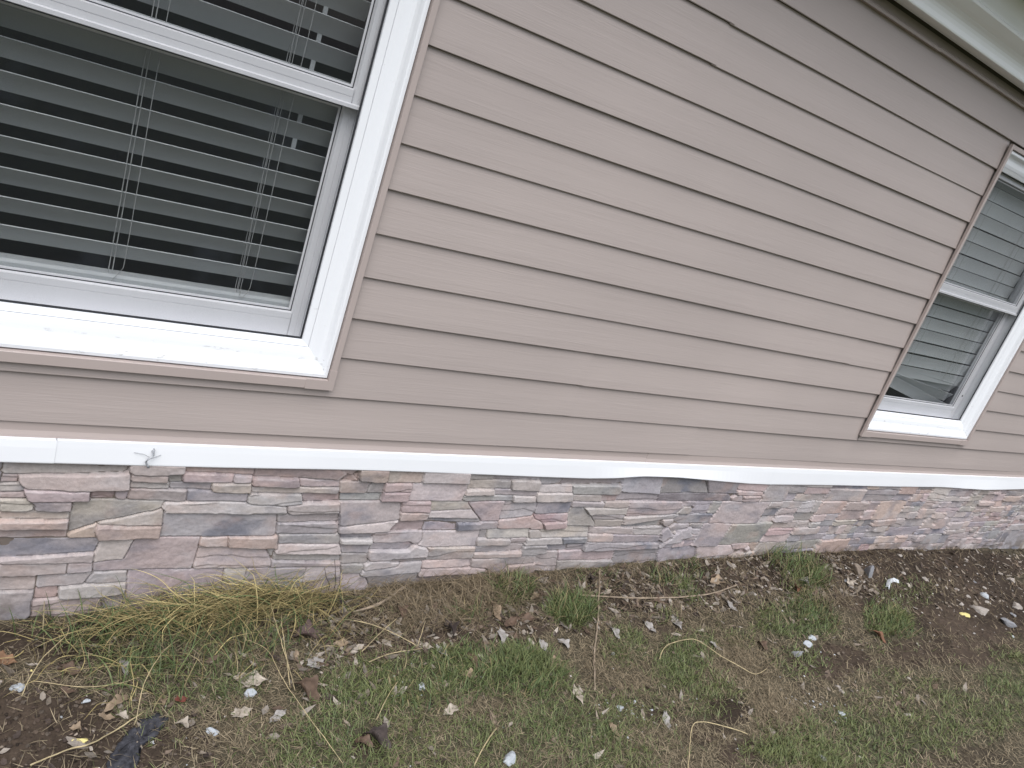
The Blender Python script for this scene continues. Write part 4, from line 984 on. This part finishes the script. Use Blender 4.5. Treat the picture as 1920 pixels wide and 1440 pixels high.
# ------------------------------------------------------------------ litter too fine to count
def fragments(name, n, zones_, size, cols, mt, label, lumpy=False):
    xs, ys, ss = [], [], []
    for x0, x1, y0, y1, k in zones_:
        a = rng.random(int(n * k)); xs.append(x0 + (x1 - x0) * a); ys.append(y0 + (y1 - y0) * rng.random(len(a))); ss.append(size[0] + (size[1] - size[0]) * rng.random(len(a)) ** 2)
    x, y, s = np.concatenate(xs), np.concatenate(ys), np.concatenate(ss)
    y = np.minimum(y, -.035)
    z = gz(x, y); n = len(x)
    if lumpy:
        base = np.array([(1, 0, 0), (-1, 0, 0), (0, 1, 0), (0, -1, 0), (0, 0, .8), (0, 0, -.6), (.6, .6, .4), (-.6, .5, .4), (.5, -.6, .45), (-.6, -.6, .35)])
        fc = np.array([(0, 6, 8), (6, 4, 8), (6, 7, 4), (7, 9, 4), (9, 8, 4), (2, 7, 6), (1, 9, 7), (3, 8, 9), (0, 2, 6), (2, 1, 7), (1, 3, 9), (3, 0, 8)])
        V = base[None] * (s[:, None, None] * .5) * rng.uniform(.6, 1.25, (n, len(base), 1))
    else:
        t = np.array([(-1, 0, 0), (-.35, .42, .10), (-.35, -.42, .10), (.35, .36, .16), (.35, -.36, .05), (1, .05, .2), (0, 0, 0)])
        fc = np.array([(0, 2, 6), (0, 6, 1), (1, 6, 3), (2, 4, 6), (6, 4, 5), (6, 5, 3)])
        V = t[None] * (s[:, None, None] * .5) * rng.uniform(.55, 1.35, (n, len(t), 3)); z = z + .004
        tl = rng.normal(0, .35, n)[:, None]; V[..., 2] = V[..., 2] + V[..., 0] * tl
    a = rng.uniform(0, 6.283, n); c, sn = np.cos(a)[:, None], np.sin(a)[:, None]
    X = V[..., 0] * c - V[..., 1] * sn; Y = V[..., 0] * sn + V[..., 1] * c
    P_ = np.stack([X + x[:, None], np.minimum(Y + y[:, None], -.018), V[..., 2] + z[:, None]], 2)
    k = P_.shape[1]
    F = (fc[None] + (np.arange(n) * k)[:, None, None]).reshape(-1, 3)
    cc = np.array(cols)[rng.integers(0, len(cols), n)] * rng.uniform(.65, 1.25, (n, 1))
    return tag(np_mesh(name, P_.reshape(-1, 3), F, mt, np.repeat(cc, k, 0), smooth=False), kind="stuff", label=label)
M_LIT = attr_mat("leaf_litter", rough=.8, spec=.2, speck=.25, bscale=120)
M_CLOD = attr_mat("soil_clod", rough=.95, spec=.1, bump=.4, speck=.25)
fragments("leaf_litter", 2300, [(-.1, 1.6, -.34, -.03, .55), (1.4, 3.2, -.34, -.03, .55), (-.8, .2, -.6, -.1, .12), (3, 6, -.5, -.03, .35), (0, 3, -1.0, -.3, .16)], (.010, .052),
          [(.095, .066, .048), (.14, .105, .08), (.060, .045, .038), (.20, .165, .13), (.27, .235, .20), (.17, .145, .12)], M_LIT, "broken brown leaf litter along the foot of the stone base")
fragments("soil_clods", 6000, [(-.95, -.3, -.62, -.20, .30), (.9, 3.2, -.30, -.02, .26), (3, 6.4, -.75, -.02, .26), (1.9, 2.7, -.8, -.55, .08), (-.9, 1, -.2, -.02, .10)], (.004, .017),
          [(.052, .038, .030), (.072, .054, .041), (.038, .029, .023), (.10, .080, .064)], M_CLOD, "loose dark soil crumbs in the bare patches", True)
fragments("gravel", 420, [(1.8, 3.2, -.4, -.05, .25), (3.0, 5.4, -.7, -.05, .6), (-.8, 2.5, -.9, -.3, .15)], (.005, .016), [(.42, .39, .36), (.34, .30, .26), (.30, .27, .25)], M_CLOD, "tiny pale grit scattered over the soil", True)
fragments("plaster_crumbs", 170, [(.20, .30, -.50, -.43, .07), (.90, 1.12, -.74, -.66, .18), (1.92, 2.08, -.93, -.86, .12), (1.7, 2.0, -.86, -.78, .15), (-.7, .6, -.75, -.35, .25), (.8, 2.4, -1.0, -.45, .25)], (.004, .013),
          [(.42, .43, .44), (.32, .33, .34)], M_CLOD, "tiny white plaster crumbs on the lawn", True)

# ------------------------------------------------------------------ leaves lying on the ground
LEAFCOL = dict(tan=(.235, .175, .120), pale=(.33, .285, .235), grey=(.27, .25, .235), brown=(.105, .070, .050), dark=(.055, .042, .038), red=(.17, .055, .04), orange=(.19, .110, .065), purple=(.105, .072, .066), rust=(.15, .075, .045))
LM = {k: mat("leaf_" + k, v, rough=.7, spec=.25, var=.32, vscale=45, bump=.35, bscale=160) for k, v in LEAFCOL.items()}
def leaf(key, colour, label, curl=.5, fat=.5, lobes=.25, lift=.004):
    x, y, ln, az = LEAF[key]
    ln = min(max(ln, .024) * .88, .085)
    N, Mx = 15, 7
    rd = random.Random(key); b0 = rd.uniform(0, 6); V, F = [], []
    for i in range(N):
        t = i / (N - 1)
        wv = fat * ln * .5 * math.sin(math.pi * min(1, t * .96 + .03)) ** .75 * (1 + lobes * math.sin(t * 17 + b0)) + .0005
        for j in range(Mx):
            s = j / (Mx - 1) * 2 - 1
            ww = wv * (1 + lobes * .35 * math.sin(t * 23 + b0 * (1 if s > 0 else 2)))
            px = (t - .5) * ln + .08 * ln * math.sin(s * 2 + b0)
            py = s * ww * (1 - .25 * curl * abs(s))
            pz = curl * ww * abs(s) ** 1.6 * (.9 + .4 * math.sin(t * 5 + b0)) + ln * .12 * curl * math.sin(t * 6 + b0) + ln * .10 * (t - .5) * math.sin(b0 * 3) + rd.uniform(-1, 1) * ln * .012
            V.append((px, py, pz))
    for i in range(N - 1):
        for j in range(Mx - 1):
            a = i * Mx + j; F.append((a, a + 1, a + Mx + 1, a + Mx))
    k = MB(); k.v, k.f = V, F
    zmin = min(v[2] for v in V)
    o = k.build("leaf", LM[colour], smooth=True)
    sol = o.modifiers.new('thick', 'SOLIDIFY'); sol.thickness = .0006
    o.location = (x, min(y, -.03), gz1(x, y) - zmin * .6 + lift); o.rotation_euler = (rd.uniform(-.15, .15), rd.uniform(-.15, .15), az + rd.uniform(-.25, .25))
    return tag(o, label, "leaf", "dead leaves on the ground")
for row in LEAVES: leaf(*row)

# ------------------------------------------------------------------ stones, chips and scraps
def lump(name, x, y, s, az, m, label, cat, group, flat=.55, seed=0, rough=.42, sx=1.0, sy=.8):
    bm = bmesh.new(); bmesh.ops.create_icosphere(bm, subdivisions=3, radius=.5)
    rd = random.Random(seed); cuts = [(Vector((rd.gauss(0, 1), rd.gauss(0, 1), rd.gauss(0, .8))).normalized(), rd.uniform(.16, .38)) for _ in range(13)]
    for v in bm.verts:
        for nrm, d in cuts:
            t = v.co.dot(nrm) - d
            if t > 0: v.co -= nrm * t * .92
        p = v.co
        v.co *= 1 + rough * .22 * math.sin(p.x * 17 + seed) * math.sin(p.y * 15 + seed * 2)
        v.co.x *= sx; v.co.y *= sy; v.co.z *= flat
    me = bpy.data.meshes.new(name); bm.to_mesh(me); bm.free(); me.materials.append(m)
    o = bpy.data.objects.new(name, me); C.objects.link(o)
    o.scale = (s * 1.12,) * 3; o.location = (x, y, gz1(x, y) + s * flat * .10); o.rotation_euler = (rd.uniform(-.15, .15), rd.uniform(-.15, .15), az)
    return tag(o, label, cat, group)
M_CHIP = mat("plaster_chip", (.35, .37, .39), rough=.8, var=.22, vscale=60, bump=.5, bscale=90)
M_PEB = mat("pale_pebble", (.30, .265, .235), rough=.8, var=.2, vscale=40, bump=.5, bscale=90)
M_GREY = mat("grey_pebble", (.20, .20, .21), rough=.8, var=.2, vscale=40, bump=.5, bscale=90)
M_BRST = mat("brown_stone", (.17, .135, .105), rough=.85, var=.25, vscale=30, bump=.5, bscale=70)
M_YEL = mat("yellow_chunk", (.58, .50, .20), rough=.7, var=.12, vscale=50, bump=.3, bscale=60)
GW = "white plaster chips on the ground"
for key, label, fl in CHIPS:
    x, y, s, az = STN[key]
    lump("plaster_chip", x, y, s * (.8 if key in ('c9', 'c9b') else 1), az, M_PEB if key in ('c9', 'c9b') else M_CHIP, label, "chip", GW, flat=fl, seed=sum(map(ord, key)))
x, y, s, az = STN['y1']; lump("foam_chunk", x, y, s * 1.15, az + .35, M_YEL, "pale yellow crumbly chunk lying on the bare soil at lower left", "chunk", None, .36, 5, .6, 1.15, .42)
x, y, s, az = STN['y2']; lump("foam_chunk", x, y, s * 1.2, az, M_YEL, "tiny yellow crumb beside the straw heap above a white chip", "chunk", None, .5, 6)
x, y, s, az = STN['y3']; lump("foam_chunk", x, y, s, az, M_YEL, "small yellow crumb next to the large white stone on the bank", "chunk", None, .4, 8)
x, y, s, az = STN['br1']; lump("stone", x, y, s, az, M_BRST, "squarish brown stone half buried near the far window's bank", "stone", None, .6, 12)
x, y, s, az = STN['gr1']; lump("stone", x, y, s * 1.5, az + 1.2, M_GREY, "upright grey stone sliver leaning on the squarish brown stone", "stone", None, 1.1, 13, sy=.45)
x, y, s, az = STN['g2']; lump("stone", x, y, s, az, M_GREY, "flat grey stone below the large white stone on the bank", "stone", None, .3, 15)
BIG = {2: "large pale stone in the litter where the brown stick ends", 18: "white angular stone in the scatter uphill of the largest white one", 43: "flat blue grey slab sunk in a bare patch of the lawn", 31: "dull grey stone sunk in the lawn near the bottom edge"}
for i, (x, y, s, az) in enumerate(PEB):
    m = M_GREY if i in (3, 8, 23, 31, 43, 36) else (M_BRST if i in (39, 40) else (M_CHIP if i in (18, 27, 28, 24) else M_PEB))
    lab = BIG.get(i, "small pale pebble scattered over the soil and lawn to the right" if m is M_PEB else ("small grey pebble lying on the soil to the right" if m is M_GREY else ("small brown stone chip lying beside the bank tuft" if m is M_BRST else "small whitish chip lying in the right lawn")))
    lump("pebble", x, min(y, -.05), max(s * .78, .016), az, m, lab, "pebble", "pebbles on the bank and lawn", .42, 40 + i)

# ------------------------------------------------------------------ twigs and single straws
M_TWIG = mat("twig_bark", (.25, .195, .140), rough=.8, var=.25, vscale=30, bump=.5, bscale=90)
M_STRAW = mat("straw_stalk", (.36, .29, .165), rough=.7, var=.35, vscale=30)
M_STEM = mat("dark_stem", (.045, .035, .032), rough=.8, var=.2, vscale=30)
def stick(key, r0, r1, m, name, label, lift=.008, arch=0.0, group=None):
    pts = TWIG[key]; P_ = [Vector((a, b, 0)) for a, b in pts]
    out = []
    for i in range(len(P_) - 1):                                     # Catmull-Rom
        p0, p1, p2, p3 = P_[max(i - 1, 0)], P_[i], P_[i + 1], P_[min(i + 2, len(P_) - 1)]
        for s in range(6):
            t = s / 6
            out.append(.5 * ((2 * p1) + (p2 - p0) * t + (2 * p0 - 5 * p1 + 4 * p2 - p3) * t * t + (3 * p1 - p0 - 3 * p2 + p3) * t ** 3))
    out.append(P_[-1]); n = len(out)
    zs = [gz1(p.x, p.y) for p in out]
    k = 4; zs = [max(zs[max(0, i - k):i + k + 1]) * .6 + sum(zs[max(0, i - k):i + k + 1]) / len(zs[max(0, i - k):i + k + 1]) * .4 for i in range(n)]
    ox, oy, oz = out[0].x, min(out[0].y, -.03), zs[0]
    mb = MB(); rd = random.Random(key)
    mb.tube([(p.x - ox + rd.uniform(-1, 1) * r0 * .5, min(p.y, -.025) - oy, zs[i] - oz + lift + arch * math.sin(math.pi * i / (n - 1))) for i, p in enumerate(out)],
            [(r0 + (r1 - r0) * i / (n - 1)) * (.58 if m is M_STRAW else .8) * rd.uniform(.78, 1.2) for i in range(n)], 7)
    o = mb.build(name, m, smooth=True); o.location = (ox, oy, oz)
    return tag(o, label, "twig" if name == "twig" else name.replace('_', ' '), group)
for row in STICKS: stick(row[0], row[1], row[2], {'t': M_TWIG, 's': M_STRAW}[row[3]], *row[4:])
# bare dark stems standing against the stone
for i, (xs, lab) in enumerate((([(.15, -.03, -.735), (.148, -.034, -.68), (.125, -.036, -.645), (.110, -.034, -.607)], "thin dark bare stem leaning left in front of the stone base"),
                               ([(.170, -.035, -.735), (.165, -.037, -.67), (.150, -.038, -.62), (.136, -.037, -.575)], "thin dark bare stem, tallest of those before the stone base"),
                               ([(.172, -.035, -.735), (.180, -.034, -.70), (.186, -.034, -.655)], "short dark bare stem leaning right in front of the stone base"),
                               ([(-.066, -.035, -.735), (-.075, -.036, -.69), (-.092, -.035, -.665), (-.098, -.036, -.66)], "bent dark bare stem above the straw heap"))):
    k = MB(); o0 = Vector(xs[0]); k.tube([tuple(Vector(p) - o0) for p in xs], [.0016, .0014, .0011, .0008][:len(xs)], 5)
    o = k.build("plant_stem", M_STEM, smooth=True); o.location = o0; tag(o, lab, "stem", "bare stems by the stone base")

# black torn shingle half buried at the lower left
M_SHING = mat("black_shingle", (.040, .040, .046), rough=.95, spec=.1, var=.55, vscale=70, bump=.9, bscale=170)
cxs, cys = np.mean([p[0] for p in SLAB]), np.mean([p[1] for p in SLAB])
bm = bmesh.new(); pts = []
for i in range(len(SLAB)):
    a, b = Vector(SLAB[i]), Vector(SLAB[(i + 1) % len(SLAB)])
    for s in range(5):
        p = a.lerp(b, s / 5); pts.append((p.x + random.uniform(-.005, .005), p.y + random.uniform(-.005, .005)))
zs0 = gz1(cxs, cys)
ring_, inner = [], []
for rsc in (1.0, .8, .55, .3):
    ring_.append([bm.verts.new(((px - cxs) * rsc, (py - cys) * rsc, gz1(cxs + (px - cxs) * rsc, cys + (py - cys) * rsc) - zs0 + (.001 if rsc == 1 else .004) + random.uniform(-.002, .003))) for px, py in pts])
cv = bm.verts.new((0, 0, .005)); n = len(pts)
for a, b in zip(ring_, ring_[1:]):
    for i in range(n): bm.faces.new((a[i], a[(i + 1) % n], b[(i + 1) % n], b[i]))
for i in range(n): bm.faces.new((ring_[-1][i], ring_[-1][(i + 1) % n], cv))
me = bpy.data.meshes.new("shingle"); bm.to_mesh(me); bm.free(); me.materials.append(M_SHING)
me.polygons.foreach_set('use_smooth', [True] * len(me.polygons))
o = bpy.data.objects.new("shingle", me); C.objects.link(o); o.location = (cxs, cys, zs0)
sol = o.modifiers.new('thick', 'SOLIDIFY'); sol.thickness = .005
tag(o, "ragged black piece of roofing half buried in the soil at lower left", "roofing scrap")

# folded white scrap on the bank
M_PAPER = mat("white_scrap", (.50, .52, .54), rough=.6, bump=.2, bscale=40)
k = MB(); z = gz1(3.3, -.28); ox, oy = 3.3, -.28
pp = [(3.225, -.320), (3.305, -.279), (3.35, -.270), (3.39, -.282)]
prev = None
for i, (a, b) in enumerate(pp):
    hgt = (.008, .022, .020, .010)[i]; wd = .012
    cur = [(a - ox - .002, b - oy + wd, hgt * .6), (a - ox + .004, b - oy, hgt + .006), (a - ox, b - oy - wd, hgt * .4)]
    if prev: k.quad(prev[0], prev[1], cur[1], cur[0]); k.quad(prev[1], prev[2], cur[2], cur[1])
    prev = cur
o = k.build("paper_scrap", M_PAPER); o.location = (ox, oy, z); sol = o.modifiers.new('thick', 'SOLIDIFY'); sol.thickness = .001
tag(o, "folded white scrap lying on the bank below the far window", "scrap")

# bent wire on the white trim board
M_WIRE = mat("grey_wire", (.33, .34, .36), rough=.4, var=.2, vscale=60)
k = MB()
k.tube([(0, .002, .012), (.001, -.012, .008), (.0005, -.016, .0), (-.010, -.015, -.006), (-.013, -.013, -.016), (-.008, -.012, -.028), (-.003, -.010, -.034)], [.0022, .0022, .0024, .0028, .003, .003, .0034], 7)
k.tube([(.003, .0015, .018), (.003, -.012, .020), (.003, -.013, .004)], .0016, 6)
k.tube([(-.045, -.0015, .006), (-.020, -.004, .003), (-.006, -.010, -.003)], .0007, 5)
k.tube([(.004, -.008, -.006), (.014, -.003, -.004), (.024, -.001, .001)], .0007, 5)
o = k.build("wire_hook", M_WIRE, smooth=True); o.location = (-.483, -.022, -.210)
tag(o, "bent grey wire sticking out of the white trim board", "wire")
